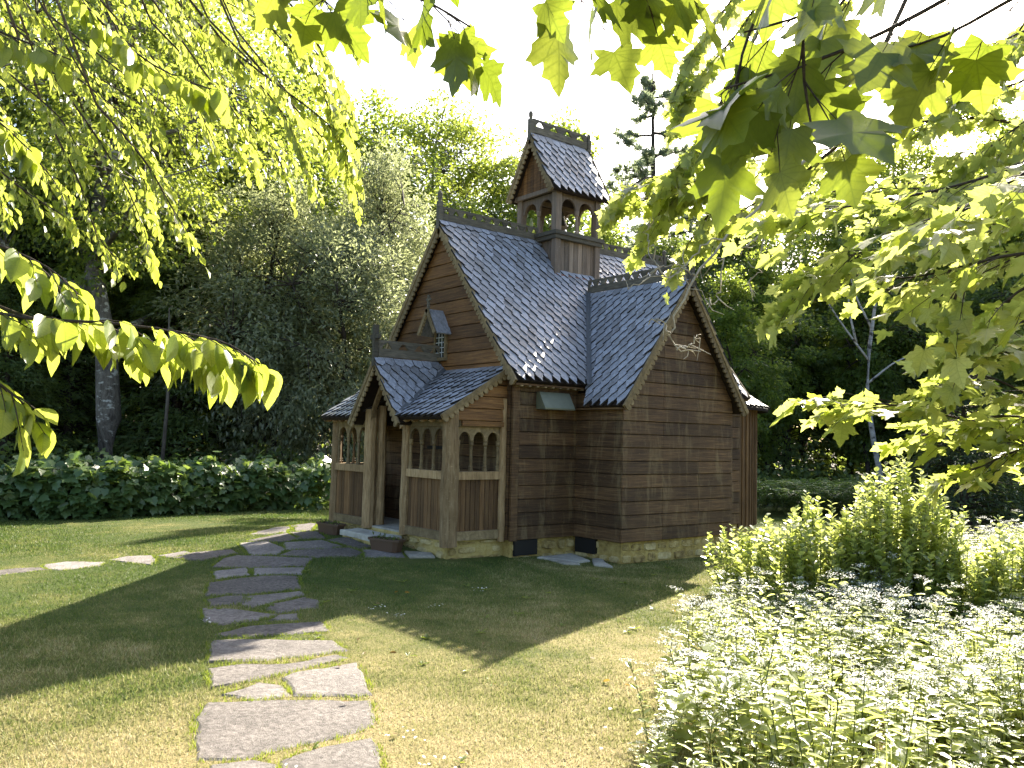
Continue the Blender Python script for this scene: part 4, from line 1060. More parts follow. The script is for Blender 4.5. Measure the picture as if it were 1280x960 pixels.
for sg in (-1, 1):
    d = Vector((0, sg, -hs)).normalized()
    MB().prism((-.30, wc, hz), (1, 0, 0), d, [(0, 0), (.272, 0), (.272, hh * 1.84), (0, hh * 1.84)], -.012 * sg, .014 * sg).build('hood', M['shingle'], window)
    bargeboard(window, (-.315, wc, hz + .01), (-.315, wc + sg * hh, hz - hs * hh + .01), (-1, 0, 0), .05, .02, .028)
finial(window, (-.30, wc, hz - .03), .26, .035, True, 'cross')

# ---- metal hood on the nave wall
hb = MB()
prof2 = [(-.035, 2.42), (-.035, 2.17), (-.235, 2.17), (-.235, 2.19), (-.10, 2.42)]
hb.prism((.40, 0, 0), (0, 1, 0), (0, 0, 1), [(a, z) for a, z in prof2][::-1], 0, .58)
hb.build('metal_hood', M['metal'], chapel)

# ---- belfry
ZC = 5.24
belfry = MB().box((BX0 + .03, BY0 + .03, 4.1), (BX1 - .03, BY1 - .03, ZC - .03)).build('belfry', M['core'], chapel)
for (p, q, n) in (((BX0, BY0), (BX1, BY0), (0, -1, 0)), ((BX0, BY1), (BX0, BY0), (-1, 0, 0)), ((BX1, BY0), (BX1, BY1), (1, 0, 0)), ((BX1, BY1), (BX0, BY1), (0, 1, 0))):
    nn = Vector(n) * -.03
    vboards(belfry, (p[0] + nn.x, p[1] + nn.y, 0), (q[0] + nn.x, q[1] + nn.y, 0), n, 4.30 if n[1] else 4.45, ZC - .04, .10, M['vgrey'], .024)
for x in (BX0, BX1):
    for y in (BY0, BY1):
        MB().box((x - .055, y - .055, 4.42), (x + .055, y + .055, ZC - .031)).build('corner_post', M['vgrey'], belfry)
        MB().box((x - .06, y - .06, ZC + .04), (x + .06, y + .06, 5.955)).build('post', M['vgrey'], belfry)
cb = MB()
cb.box((BX0 - .11, BY0 - .11, ZC - .03), (BX1 + .11, BY1 + .11, ZC + .035))
cb.box((BX0 - .085, BY0 - .085, ZC - .10), (BX1 + .085, BY1 + .085, ZC - .032))
cb.build('cornice', M['crest'], belfry)
MB().box((BX0 - .03, BY0 - .072, nave_z(BY0 - .07) - .06), (BX1 + .03, BY0 - .057, nave_z(BY0 - .07) + .085)).build('flashing', M['copper'], belfry)
def belf_arch(p0, p1):
    p0, p1 = Vector((*p0, 0)), Vector((*p1, 0))
    ex = (p1 - p0).normalized(); L = (p1 - p0).length
    W = L / 2; r = W * .40; zs = 5.70
    pts = [(0, 5.95), (0, zs)]
    for i in range(2):
        c = W * (i + .5)
        pts.append((c - r, zs))
        for q in range(1, 8):
            a = math.pi - math.pi * q / 8
            pts.append((c + r * math.cos(a), zs + r * 1.05 * math.sin(a)))
        pts.append((c + r, zs))
    pts += [(L, zs), (L, 5.95)]
    MB().prism(p0, ex, (0, 0, 1), pts[::-1], -.02, .02).build('arch_panel', M['vgrey'], belfry)
    c = p0 + ex * (L / 2)
    pr = [(5.27, .04), (5.33, .04), (5.34, .026), (5.5, .03), (5.6, .024), (5.62, .04), (5.70, .045)]
    MB().tube([(c.x, c.y, z) for z, _ in pr], [q for _, q in pr], 8).build('column', M['vgrey'], belfry)
belf_arch((BX0, BY0 + .06), (BX0, BY1 - .06)); belf_arch((BX1, BY0 + .06), (BX1, BY1 - .06))
belf_arch((BX0 + .06, BY0), (BX1 - .06, BY0)); belf_arch((BX0 + .06, BY1), (BX1 - .06, BY1))
pr = [(5.80, .02), (5.79, .06), (5.74, .09), (5.62, .115), (5.54, .15), (5.50, .18), (5.49, .17)]
bell = MB().tube([(2.41, RY, z) for z, _ in pr], [q for _, q in pr], 14).build('bell', M['bronze'], belfry)
MB().box((BX0 - .0, RY - .03, 5.82), (BX1, RY + .03, 5.89)).build('bell_beam', M['vgrey'], belfry)
BZ, BS, BHf = 7.015, 1.77, .606
bx0, bx1 = BX0 - .212, BX1 + .205
cb_, sb_ = 1 / math.hypot(1, BS), BS / math.hypot(1, BS)
br = MB()
zb_ = BZ - BS * BHf
slab(br, [(bx0, RY - BHf, zb_), (bx1, RY - BHf, zb_), (bx1, RY, BZ), (bx0, RY, BZ)], (0, -sb_, cb_))
slab(br, [(bx0, RY, BZ), (bx1, RY, BZ), (bx1, RY + BHf, zb_), (bx0, RY + BHf, zb_)], (0, sb_, cb_))
belfry_roof = br.build('belfry_roof', M['core'], chapel)
BLn = (BZ - zb_) / sb_
shingle_field(belfry_roof, (bx0 + .01, RY - BHf, zb_), (1, 0, 0), (0, cb_, sb_), bx1 - bx0 - .02, BLn, lambda p: p.z < BZ - .02)
shingle_field(belfry_roof, (bx1 - .01, RY + BHf, zb_), (-1, 0, 0), (0, -cb_, sb_), bx1 - bx0 - .02, BLn, lambda p: p.z < BZ - .02)
gable_trim(belfry_roof, 'x', bx0 - .015, RY, BZ, BS, BHf, (-1, 0, 0), .10)
gable_trim(belfry_roof, 'x', bx1 + .015, RY, BZ, BS, BHf, (1, 0, 0), .10)
crest(belfry_roof, (bx0 + .03, RY, BZ + .07), (bx1 - .03, RY, BZ + .07), .20, .035, .30)
finial(belfry_roof, (bx0 - .02, RY, BZ - .10), .52)
finial(belfry_roof, (bx1 + .02, RY, BZ - .06), .40)
for x, n in ((BX0 - .06, (-1, 0, 0)), (BX1 + .06, (1, 0, 0))):
    MB().prism((x, RY, 0), (0, 1, 0), (0, 0, 1), [(-.55, 5.957), (.55, 5.957), (0, 6.93)], -.02, .02).build('gable_backing', M['core'], belfry)
    vboards(belfry, (x + n[0] * .021, RY - .50, 0), (x + n[0] * .021, RY + .50, 0), n, 6.03, 6.5, .09, M['gable'], .018, 'board', lambda a: max(6.05, 6.93 - BS * abs(a - .5) - .02))
    MB().box((x + n[0] * .02 - .03, RY - .56, 5.955), (x + n[0] * .02 + .03, RY + .56, 6.028)).build('tie_beam', M['vgrey'], belfry)
MB().box((BX0 - .05, BY0 - .05, 5.957), (BX1 + .05, BY1 + .05, 5.985)).build('ceiling_board', M['core'], belfry)

# ---- lay the shingles: the 300 that show largest are pieces of their own, the rest are joined
def view_size(item):
    roof, mt, var, n = item
    d = CAM - mt.translation
    c = n.dot(d.normalized())
    return c / d.length_squared if c > 0.02 else 0.0
order = sorted(range(len(SHINGLES)), key=lambda i: -view_size(SHINGLES[i]))
# skip the ones hidden behind the transept or at the far side; keep the largest in view
single = set(order[:300])
rest = {}
for i, (roof, mt, var, n) in enumerate(SHINGLES):
    if i in single:
        o = bpy.data.objects.new('shingle', SH_ME[var])
        COL.objects.link(o)
        o.parent = roof
        o.matrix_basis = mt
    else:
        rest.setdefault(roof.name, (roof, []))[1].append((mt, var))
for nm, (roof, L) in rest.items():
    ch = []
    for mt, var in L:
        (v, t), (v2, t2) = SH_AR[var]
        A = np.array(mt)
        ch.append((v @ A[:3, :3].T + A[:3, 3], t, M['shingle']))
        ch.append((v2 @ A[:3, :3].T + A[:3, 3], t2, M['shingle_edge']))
    o = link('shingle_courses', arr_mesh('shingle_courses', ch), roof)
    o['kind'] = 'stuff'

# ================================================================ small things by the chapel
def stone_slab_thing(poly, z0, z1, label, amp=.012):
    c = (sum(p[0] for p in poly) / len(poly), sum(p[1] for p in poly) / len(poly), 0)
    o = flat_stone('stone_slab', poly, z0, z1, None, M['slab'], amp)
    tag(o, label, 'stone slab')
flat = [(-1.42, 1.24), (-1.38, 2.36), (-1.05, 2.42), (-1.03, 1.22)]
o = flat_stone('doorstep', flat, .235, .315, None, M['slab'], .022, False)
flat_stone('footing', inset(flat, .06), .05, .238, o, M['mortar'], .02, False)
tag(o, 'thick grey stone doorstep in front of the porch entrance', 'doorstep')
labs = ['narrow grey slab lying along the porch foundation beside the planter', 'largest pale flat slab at the inner corner of the chapel wall', 'small pale angular slab at the foot of the near chapel corner', 'thin sliver of slab in front of the largest corner slab']
for poly, lb in zip(BASE_SLABS, labs):
    stone_slab_thing(poly, -.03, .03, lb)

def planter(loc, rz, label, seed, size=(.56, .22, .17)):
    rg = random.Random(seed)
    e = empty('planter', loc)
    e.rotation_euler.z = rz
    WLOC[e.name] = Vector()
    L, W, H = size[0] / 2, size[1] / 2, size[2]
    def ring(k, z): return [(-L * k, -W * .55 * k, z), (-L * .8 * k, -W * k, z), (L * .8 * k, -W * k, z), (L * k, -W * .55 * k, z), (L * k, W * .55 * k, z), (L * .8 * k, W * k, z), (-L * .8 * k, W * k, z), (-L * k, W * .55 * k, z)]
    rings = [ring(.84, 0), ring(.97, H - .03), ring(1.06, H - .028), ring(1.06, H), ring(.94, H), ring(.92, H - .04)]
    vs = [v for r_ in rings for v in r_]
    fs = [tuple(range(7, -1, -1))]
    for j in range(5):
        for i in range(8):
            fs.append((j * 8 + i, j * 8 + (i + 1) % 8, (j + 1) * 8 + (i + 1) % 8, (j + 1) * 8 + i))
    MB().add(vs, fs).build('box', M['planter'], e)
    MB().add([(x, y, H - .03) for x, y, _ in ring(.93, 0)], [tuple(range(8))]).build('soil', M['soil'], e)
    n = 60
    P = np.column_stack([RNG.uniform(-L * .8, L * .8, n), RNG.uniform(-W * .7, W * .7, n), RNG.uniform(H - .03, H + .03, n)])
    D = np.column_stack([RNG.normal(0, 1, n), RNG.normal(0, 1, n), RNG.uniform(.1, .9, n)])
    v, t = leaves(P, D, np.tile([0, 0, 1.], (n, 1)) + RNG.normal(0, .3, (n, 3)), RNG.uniform(.03, .06, n), RNG.uniform(.02, .035, n), T_OVAL)
    o = link('seedlings', arr_mesh('seedlings', [(v, t, M['leaf_dark'])]), e); o['kind'] = 'stuff'
    tag(e, label, 'planter', 'planter boxes by the entrance')
planter((-1.36, 2.72, .205), R(-84), 'brown planter box by the porch corner on the left of the doorstep', 1)
planter((-1.40, .98, .155), R(-74), 'brown planter box at the right end of the doorstep', 2)

# ================================================================ vegetation
def spline(pts, n):
    """Catmull-Rom through pts, n samples"""
    P = [np.array(p, float) for p in pts]
    P = [2 * P[0] - P[1]] + P + [2 * P[-1] - P[-2]]
    out = []
    segs = len(P) - 3
    for i in range(n):
        u = i / (n - 1) * segs
        k = min(int(u), segs - 1); t = u - k
        a, b, c, d = P[k], P[k + 1], P[k + 2], P[k + 3]
        out.append(.5 * ((2 * b) + (c - a) * t + (2 * a - 5 * b + 4 * c - d) * t * t + (3 * b - a - 3 * c + d) * t ** 3))
    return np.array(out)

def grow_tree(rg, h, base, rad, trunk_r, n_clump, per, leaf, wid, tpl, squash=.55, lean=0.0, clump_r=.75, top_bias=1.0, limbs=9):
    """broadleaf tree in local metres: returns wood MB and leaf arrays"""
    wood_ = MB()
    k = 9
    tp = [np.array([lean * h * (i / (k - 1)) ** 1.5 + rg.normal(0, .012 * h) * (i > 0), rg.normal(0, .012 * h) * (i > 0), h * .93 * i / (k - 1)]) for i in range(k)]
    wood_.tube(tp, [trunk_r * (1.25 if i == 0 else 1.0) * (1 - .93 * i / (k - 1)) + .012 for i in range(k)], 9)
    cz = (base + h) / 2; hz = (h - base) / 2
    ends = []
    for i in range(limbs):
        t = .25 + .65 * (i + rg.uniform(0, .8)) / limbs
        zz = max(base * .75, h * t * .9)
        q = zz / (h * .93) * (k - 1); i0 = min(int(q), k - 2); s = tp[i0] + (tp[i0 + 1] - tp[i0]) * (q - i0)
        a = i * 2.4 + rg.uniform(-.5, .5)
        el = rg.uniform(.25, .75)
        ln = rad * rg.uniform(.7, 1.0) * (1.1 - .5 * t)
        e = s + np.array([math.cos(a) * ln, math.sin(a) * ln, ln * el])
        mid = (s + e) / 2 + np.array([0, 0, -ln * .06]) + rg.normal(0, .04 * ln, 3)
        pts = spline([s, mid, e], 7)
        r0 = trunk_r * (1 - .8 * t) * .55
        wood_.tube(pts, [r0 * (1 - .85 * j / 6) + .008 for j in range(7)], 6, False)
        ends.append(pts)
    nodes = np.concatenate(ends)
    C = []
    tries = 0
    while len(C) < n_clump and tries < n_clump * 30:
        tries += 1
        v = rg.normal(0, 1, 3); v /= np.linalg.norm(v)
        rr = rg.uniform(.35, 1.0) ** .6
        c = v * rr
        z = cz + c[2] * hz
        # crown narrower at the top and a ragged outline
        prof_ = math.sqrt(max(0.02, 1 - ((z - (base + hz * .75)) / (hz * 1.28)) ** 2))
        rag = 1 + .22 * math.sin(3 * math.atan2(v[1], v[0]) + z * 1.3) + rg.normal(0, .08)
        C.append((c[0] * rad * prof_ * rag + lean * h * .5, c[1] * rad * prof_ * rag, z))
    C = np.array(C)
    for c in C:
        d = np.linalg.norm(nodes - c, axis=1); i = int(d.argmin())
        s = nodes[i]
        mid = (s + c) / 2 + np.array([0, 0, .08 * d[i]])
        wood_.tube([s, mid, c], [.022, .015, .006], 4, False)
    n = n_clump * per
    idx = np.repeat(np.arange(n_clump), per)
    cr = clump_r * rg.uniform(.6, 1.25, n_clump)
    off = rg.normal(0, 1, (n, 3)); off = off / np.maximum(np.linalg.norm(off, axis=1, keepdims=True), .3) * (rg.uniform(0, 1, (n, 1)) ** .45)
    P = C[idx] + off * cr[idx][:, None] * np.array([1, 1, squash])
    out = P - np.array([lean * h * .5, 0, cz]); out = unit(out)
    D = out * .7 + off * .6 + rg.normal(0, .55, (n, 3)); D[:, 2] -= .45
    N = np.tile([0, 0, 1.0], (n, 1)) + rg.normal(0, .55, (n, 3)) + out * .3
    L = leaf * rg.uniform(.7, 1.3, n)
    v, t = leaves(P, D, N, L, L * wid, tpl)
    return wood_, (v, t)

def tree_proto(name, mat_leaf, mat_bark, seed, **kw):
    rg = np.random.default_rng(seed)
    w, (v, t) = grow_tree(rg, **kw)
    e = empty(name); WLOC[e.name] = Vector()
    w.build('trunk', mat_bark, e, True)
    link('crown', arr_mesh('crown', [(v, t, mat_leaf)]), e)
    return e

def conifer_proto(name, mat_leaf, mat_bark, seed, h, rad, n, base=.4, spray=.17, w=.35, droop=.5, power=.8, layers=0):
    rg = np.random.default_rng(seed)
    e = empty(name); WLOC[e.name] = Vector()
    wb = MB()
    wb.tube([(0, 0, h * i / 6) for i in range(7)], [.022 * h * (1 - .97 * i / 6) + .01 for i in range(7)], 8)
    # branches carry flat sprays; each branch is a plume of sprays
    nb = int(n / 90)
    Ps, Ds = [], []
    for b in range(nb):
        t = (b + rg.uniform(0, 1)) / nb
        z = base + (h - base) * t
        r = rad * (1 - t) ** power * rg.uniform(.65, 1.12) + .12
        a = rg.uniform(0, 2 * math.pi)
        out = np.array([math.cos(a), math.sin(a), 0])
        m_ = 90
        s = rg.uniform(.15, 1.0, m_) ** .75
        rise = .25 * r * np.sin(s * 2.2) - droop * r * s * s * .55
        side = np.array([-out[1], out[0], 0])
        P = out * (s * r)[:, None] + np.array([0, 0, z]) + np.column_stack([np.zeros(m_), np.zeros(m_), rise])
        P += side * (rg.normal(0, .20, m_) * (.25 + s * .55) * r * .8)[:, None] + rg.normal(0, .06, (m_, 3))
        P[:, 2] -= rg.uniform(0, .22, m_)
        D = out * .9 + side * rg.normal(0, .7, m_)[:, None] + np.array([0, 0, -.45]) + rg.normal(0, .35, (m_, 3))
        Ps.append(P); Ds.append(D)
        tip = out * r * .9 + np.array([0, 0, z + .25 * r * math.sin(2) - droop * r * .45])
        wb.tube([(0, 0, z - .05), tuple((np.array([0, 0, z]) + tip) / 2 + np.array([0, 0, .06 * r])), tuple(tip)], [.022, .014, .005], 4, False)
    P = np.concatenate(Ps); D = np.concatenate(Ds)
    keep = P[:, 2] > .1
    P, D = P[keep], D[keep]; m_ = len(P)
    N = np.column_stack([P[:, 0], P[:, 1], np.full(m_, .8)]) + rg.normal(0, .5, (m_, 3))
    L = spray * rg.uniform(.6, 1.4, m_)
    v, t = leaves(P, D, N, L, L * w, T_DIAMOND)
    wb.build('trunk', mat_bark, e, True)
    link('crown', arr_mesh('crown', [(v, t, mat_leaf)]), e)
    return e

def pine_proto(seed, h=18.0):
    rg = np.random.default_rng(seed)
    e = empty('pine_tree'); WLOC[e.name] = Vector()
    wb = MB()
    wb.tube([(math.sin(i * .8) * .12, math.cos(i * .7) * .1, h * i / 8) for i in range(9)], [.30 * (1 - .95 * i / 8) + .02 for i in range(9)], 8)
    Ps, Ds = [], []
    z = h * .40
    while z < h - .3:
        t = z / h
        ln0 = 3.4 * (1 - (t - .35) / .68) ** .7 + .35
        for b in range(int(rg.integers(3, 6))):
            a = rg.uniform(0, 2 * math.pi); ln = ln0 * rg.uniform(.55, 1.1)
            out = np.array([math.cos(a), math.sin(a), 0]); side = np.array([-out[1], out[0], 0])
            up = rg.uniform(.05, .35)
            s0 = np.array([0, 0, z + rg.uniform(-.2, .2)])
            pts = [s0, s0 + out * ln * .5 + np.array([0, 0, up * ln * .25]), s0 + out * ln + np.array([0, 0, up * ln * .75])]
            sp = spline(pts, 6)
            wb.tube(sp, [.05 * (1 - .8 * j / 5) + .008 for j in range(6)], 5, False)
            for q in range(int(6 + ln * 5)):
                f = rg.uniform(.35, 1.0)
                c = s0 + out * ln * f + np.array([0, 0, up * ln * (.75 * f * f)]) + side * rg.normal(0, .22) * ln * .55 * f + np.array([0, 0, rg.normal(.03, .07)])
                nn = 34
                d = rg.normal(0, 1, (nn, 3)) + out * .7 + np.array([0, 0, .6])
                Ps.append(c + rg.normal(0, .05, (nn, 3))); Ds.append(d)
        z += rg.uniform(.55, .95)
    P = np.concatenate(Ps); D = np.concatenate(Ds); n = len(P)
    v, t = leaves(P, D, rg.normal(0, 1, (n, 3)), rg.uniform(.18, .32, n), .045, T_NEEDLE)
    wb.build('trunk', M['bark_dark'], e, True)
    link('crown', arr_mesh('crown', [(v, t, M['leaf_pine'])]), e)
    return e

PROTO = {}
PROTO['maple_a'] = tree_proto('broadleaf_tree', M['leaf_wood'], M['bark'], 11, h=16, base=3.0, rad=4.3, trunk_r=.26, n_clump=190, per=150, leaf=.17, wid=.75, tpl=T_DIAMOND, clump_r=.95)
PROTO['maple_b'] = tree_proto('broadleaf_tree', M['leaf_bright'], M['bark'], 12, h=17, base=4.2, rad=4.6, trunk_r=.28, n_clump=200, per=145, leaf=.16, wid=.75, tpl=T_DIAMOND, clump_r=.95)
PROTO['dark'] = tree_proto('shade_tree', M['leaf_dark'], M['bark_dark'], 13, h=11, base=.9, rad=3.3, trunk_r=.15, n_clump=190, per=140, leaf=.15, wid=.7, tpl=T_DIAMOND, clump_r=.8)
PROTO['slim'] = tree_proto('young_tree', M['leaf_wood'], M['bark_dark'], 14, h=12, base=1.6, rad=2.3, trunk_r=.12, n_clump=150, per=130, leaf=.15, wid=.72, tpl=T_DIAMOND, clump_r=.7)
PROTO['old'] = tree_proto('old_beech_tree', M['leaf_bright'], M['bark_old'], 15, h=17, base=5.2, rad=5.2, trunk_r=.36, n_clump=210, per=150, leaf=.14, wid=.7, tpl=T_DIAMOND, clump_r=1.0, lean=-.03)
PROTO['cedar_a'] = tree_proto('cedar_tree', M['leaf_cedar'], M['bark_dark'], 21, h=12, base=.6, rad=3.0, trunk_r=.16, n_clump=330, per=110, leaf=.17, wid=.34, tpl=T_DIAMOND, clump_r=.62, squash=1.15)
PROTO['cedar_b'] = tree_proto('cedar_tree', M['leaf_cedar'], M['bark_dark'], 22, h=9.5, base=.4, rad=2.8, trunk_r=.13, n_clump=290, per=100, leaf=.16, wid=.34, tpl=T_DIAMOND, clump_r=.58, squash=1.15)
PROTO['spruce'] = conifer_proto('spruce_tree', M['leaf_spruce'], M['bark_dark'], 23, 4.6, 1.9, 12000, .1, .14, .28, .5, .75)
PROTO['hemlock'] = conifer_proto('hemlock_tree', M['leaf_dark'], M['bark_dark'], 24, 9.0, 2.9, 22000, .3, .19, .30, .35, .7)
PROTO['pine'] = pine_proto(25)
USED = set()
def plant(kind, x, y, h, native, rz, label, group=None, cat='tree', wide=1.0):
    p = PROTO[kind]
    if kind in USED:
        o = copy_tree(p)
    else:
        USED.add(kind); o = p
    s = h / native
    o.location = (x, y, -.03); o.scale = (s * wide, s * wide, s); o.rotation_euler = (0, 0, rz)
    for k_ in ('label', 'group', 'category'):
        if k_ in o: del o[k_]
    tag(o, label, cat, group)
    return o
WG = 'trees of the wood behind the clearing'
plant('old', -1.41, 16.61, 17.6, 17, .3, 'old tree with thick lichened grey trunk rising behind the leafy hedge')
plant('cedar_a', 7.17, 16.57, 11.9, 12, .2, 'tallest pale grey-green cedar just left of the chapel gable', wide=1.05)
plant('cedar_b', 3.62, 16.98, 10.4, 9.5, 1.2, 'broad cedar between the thick trunk and the tallest cedar', wide=1.15)
plant('cedar_b', 5.0, 14.6, 8.4, 9.5, 2.6, 'lower cedar in front of the two big cedars', wide=1.2)
plant('maple_b', 19.42, 31.31, 22.2, 17, 0., 'sunlit rounded maple showing above the nave ridge left of the belfry')
plant('maple_a', 14.0, 29.6, 19.6, 16, 1.1, 'darker green maple behind the tallest cedar')
plant('maple_b', 23.4, 31.0, 19.6, 17, 2.0, 'bright maple directly behind the left side of the belfry')
plant('slim', 28.5, 30.5, 22.6, 12, .5, 'slender tree top peeping over the belfry ridge')
plant('pine', 20.5, 15.9, 18.4, 18, .4, 'tall open white pine standing against the sky right of the belfry')
plant('pine', 24.3, 16.6, 16.0, 18, 2.4, 'second lower pine half hidden behind the tall pine')
for i, (k_, x, y, h, nat) in enumerate([('hemlock', -2.3, 23.0, 10.5, 9), ('hemlock', -5.6, 21.5, 10.5, 9), ('hemlock', -1.6, 20.2, 7.5, 9), ('hemlock', 1.2, 18.6, 9.0, 9), ('hemlock', -3.6, 18.2, 6.2, 9), ('hemlock', 1.3, 22.5, 8.5, 9),
                                        ('dark', -7.5, 25.5, 12, 11), ('dark', 3.8, 20.5, 9.5, 11), ('dark', -.4, 26, 12, 11), ('dark', 6.5, 22.0, 11, 11)]):
    plant(k_, x, y, h, nat, i * 1.7, 'dark evergreen in the shaded wood behind the thick trunk' if k_ == 'hemlock' else 'dark broadleaf tree deep in the wood left of the chapel', 'shaded evergreens left of the chapel' if k_ == 'hemlock' else 'dark broadleaf trees left of the chapel')
for i, (k_, x, y, h, nat) in enumerate([('maple_b', 2.46, 24.5, 20, 17), ('maple_b', -3.2, 28.1, 21, 17), ('maple_a', 6.6, 25.5, 18.5, 16), ('maple_b', -8.5, 24.0, 19, 17), ('maple_a', -13, 27.0, 19, 16), ('maple_a', .5, 31, 22, 16), ('maple_a', -8, 32, 22, 16), ('maple_a', 5, 33, 23, 16)]):
    plant(k_, x, y, h, nat, i * 2.1 + .6, 'tall broadleaf tree filling the sky behind the left hedge', 'tall trees behind the left hedge')
for i, (k_, x, y, h, nat) in enumerate([('dark', 19.1, 10.95, 11.2, 11), ('slim', 17.8, 8.4, 8.6, 12), ('maple_a', 25.9, 11.6, 14.6, 16), ('maple_b', 30.9, 10.1, 17.0, 17), ('maple_a', 31.7, 6.4, 17, 16), ('maple_b', 32.5, 2.6, 17, 17), ('maple_b', 27.5, 9.2, 13.2, 17), ('maple_b', 28.4, 4.6, 13.0, 17),
                                        ('dark', 23.8, 8.5, 10.2, 11), ('slim', 26.0, 5.4, 10.8, 12), ('dark', 25.2, 2.0, 9.4, 11), ('dark', 17.7, 12.6, 9.8, 11), ('maple_a', 18.5, 17.0, 11.5, 16), ('dark', 29.0, -1.0, 10.5, 11), ('slim', 21.0, 6.2, 8.6, 12), ('dark', 21.6, 4.2, 7.6, 11), ('hemlock', 20.4, 9.0, 8.0, 9), ('hemlock', 23.2, 5.6, 7.6, 9), ('dark', 28.0, 8.0, 9, 11), ('dark', 21.5, 0.4, 6.5, 11), ('hemlock', 25.0, -1.6, 7, 9)]):
    lb = {'dark': 'dark broadleaf tree in the wood right of the chapel', 'slim': 'slender young tree in the wood right of the chapel', 'hemlock': 'dark evergreen in the wood right of the chapel'}.get(k_, 'tall maple of the far wood right of the pine')
    plant(k_, x, y, h, nat, i * 1.3 + .2, lb, {'dark': 'dark broadleaf trees right of the chapel', 'slim': 'slender young trees right of the chapel', 'hemlock': 'dark evergreens right of the chapel'}.get(k_, 'tall maples right of the pine'))
plant('slim', 14.9, 7.4, 7.4, 12, .9, 'narrow leafy tree close behind the right end of the chapel')
plant('spruce', 12.1, -.9, 4.1, 4.6, .2, 'bushy dark spruce behind the tall right-hand shrub')
plant('spruce', 14.8, -2.0, 4.6, 4.6, 1.9, 'dark spruce at the right edge behind the maple sprays')
plant('spruce', 17.0, 1.0, 3.4, 4.6, 2.9, 'small dark spruce between the birch and the bushy spruce')

# slender birch with bare forked top
bt = empty('birch_tree', (16.03, 3.37, -.03))
WLOC[bt.name] = Vector()
tb = MB()
tb.tube([(.35, -.3, 0), (.22, -.2, .8), (.1, -.05, 1.8), (-.12, .05, 3.2), (-.05, .02, 4.6), (.1, -.1, 6.0), (.12, -.12, 7.6)], [.10, .085, .08, .07, .06, .045, .015], 8)
tb.build('trunk', M['bark_birch'], bt, True)
for pts in ([(-.08, .03, 4.3), (-.5, .5, 5.2), (-1.0, .8, 6.0), (-1.2, 1.0, 6.6)], [(-.3, .28, 4.8), (-.55, .35, 5.7), (-.5, .4, 6.4)], [(-.1, .05, 3.6), (.5, -.4, 4.2), (1.0, -.8, 4.5)], [(.02, -.03, 5.2), (-.3, .3, 6.2), (-.45, .4, 6.9)]):
    MB().tube(spline(pts, 7), [.035 * (1 - .8 * j / 6) + .005 for j in range(7)], 5).build('branch', M['bark_birch'], bt, True)
tag(bt, 'slender pale birch with bare forked branches in front of the dark wood', 'tree')
# two thin grey trunks in the dark wood on the left
for x, y, h, r_, lb in ((-.2, 15.3, 5.2, .06, 'thin bare sapling close right of the thick trunk'),):
    MBt = MB().tube([(x, y, -.05), (x + .1, y, h * .5), (x + .05, y + .1, h)], [r_, r_ * .8, r_ * .3], 7)
    tag(MBt.build('sapling', M['bark'], None, True), lb, 'tree')

# far wood: a mass of foliage nobody could count
def far_wood():
    rg = np.random.default_rng(31)
    n = 60000
    ang = rg.uniform(R(-25), R(125), n)
    d = rg.uniform(36, 58, n)
    top = 10.5 + 3.0 * np.sin(ang * 9) + 2.0 * np.sin(ang * 23 + 1)
    z = top * rg.uniform(0, 1, n) ** .8
    P = np.column_stack([-7.5 + d * np.cos(ang) , -9.3 + d * np.sin(ang), z])
    ok = np.hypot(P[:, 0] - 2, P[:, 1] - 2) > 29
    P = P[ok]; n = len(P)
    D = rg.normal(0, 1, (n, 3)); N = rg.normal(0, .8, (n, 3)) + np.array([0, 0, 1.])
    v, t = leaves(P, D, N, rg.uniform(.5, 1.0, n), rg.uniform(.35, .6, n), T_DIAMOND)
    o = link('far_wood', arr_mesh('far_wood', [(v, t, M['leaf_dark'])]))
    tag(o, 'dark mass of far woodland closing the view behind the trees', 'woodland', kind='stuff')
far_wood()

# understory at the wood's edge
def under_growth():
    rg = np.random.default_rng(33)
    Ps = []
    for i in range(210):
        u = rg.uniform(0, 1)
        if u < .5:
            c = np.array([rg.uniform(-12, 9), 0, 0]); c[1] = 13.5 - .25 * c[0] + rg.uniform(0, 6); hh = rg.uniform(.5, 1.6)
        else:
            t = rg.uniform(0, 1); c = np.array([13.5 + rg.uniform(0, 7), 12 - 15 * t, 0]); hh = rg.uniform(.4, 1.5)
        n = 150
        p = rg.normal(0, 1, (n, 3)); p = p / np.linalg.norm(p, axis=1, keepdims=True) * rg.uniform(.3, 1, (n, 1)) ** .5
        p[:, 2] = np.abs(p[:, 2])
        Ps.append(c + p * np.array([rg.uniform(.7, 1.3), rg.uniform(.7, 1.3), hh]))
    P = np.concatenate(Ps); n = len(P)
    D = rg.normal(0, 1, (n, 3)) + np.array([-.4, -.5, -.2]); N = rg.normal(0, .5, (n, 3)) + np.array([0, 0, 1.])
    v, t = leaves(P, D, N, rg.uniform(.10, .22, n), rg.uniform(.07, .14, n), T_DIAMOND)
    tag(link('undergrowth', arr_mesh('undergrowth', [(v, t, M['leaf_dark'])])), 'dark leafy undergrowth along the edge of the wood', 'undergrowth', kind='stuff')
under_growth()

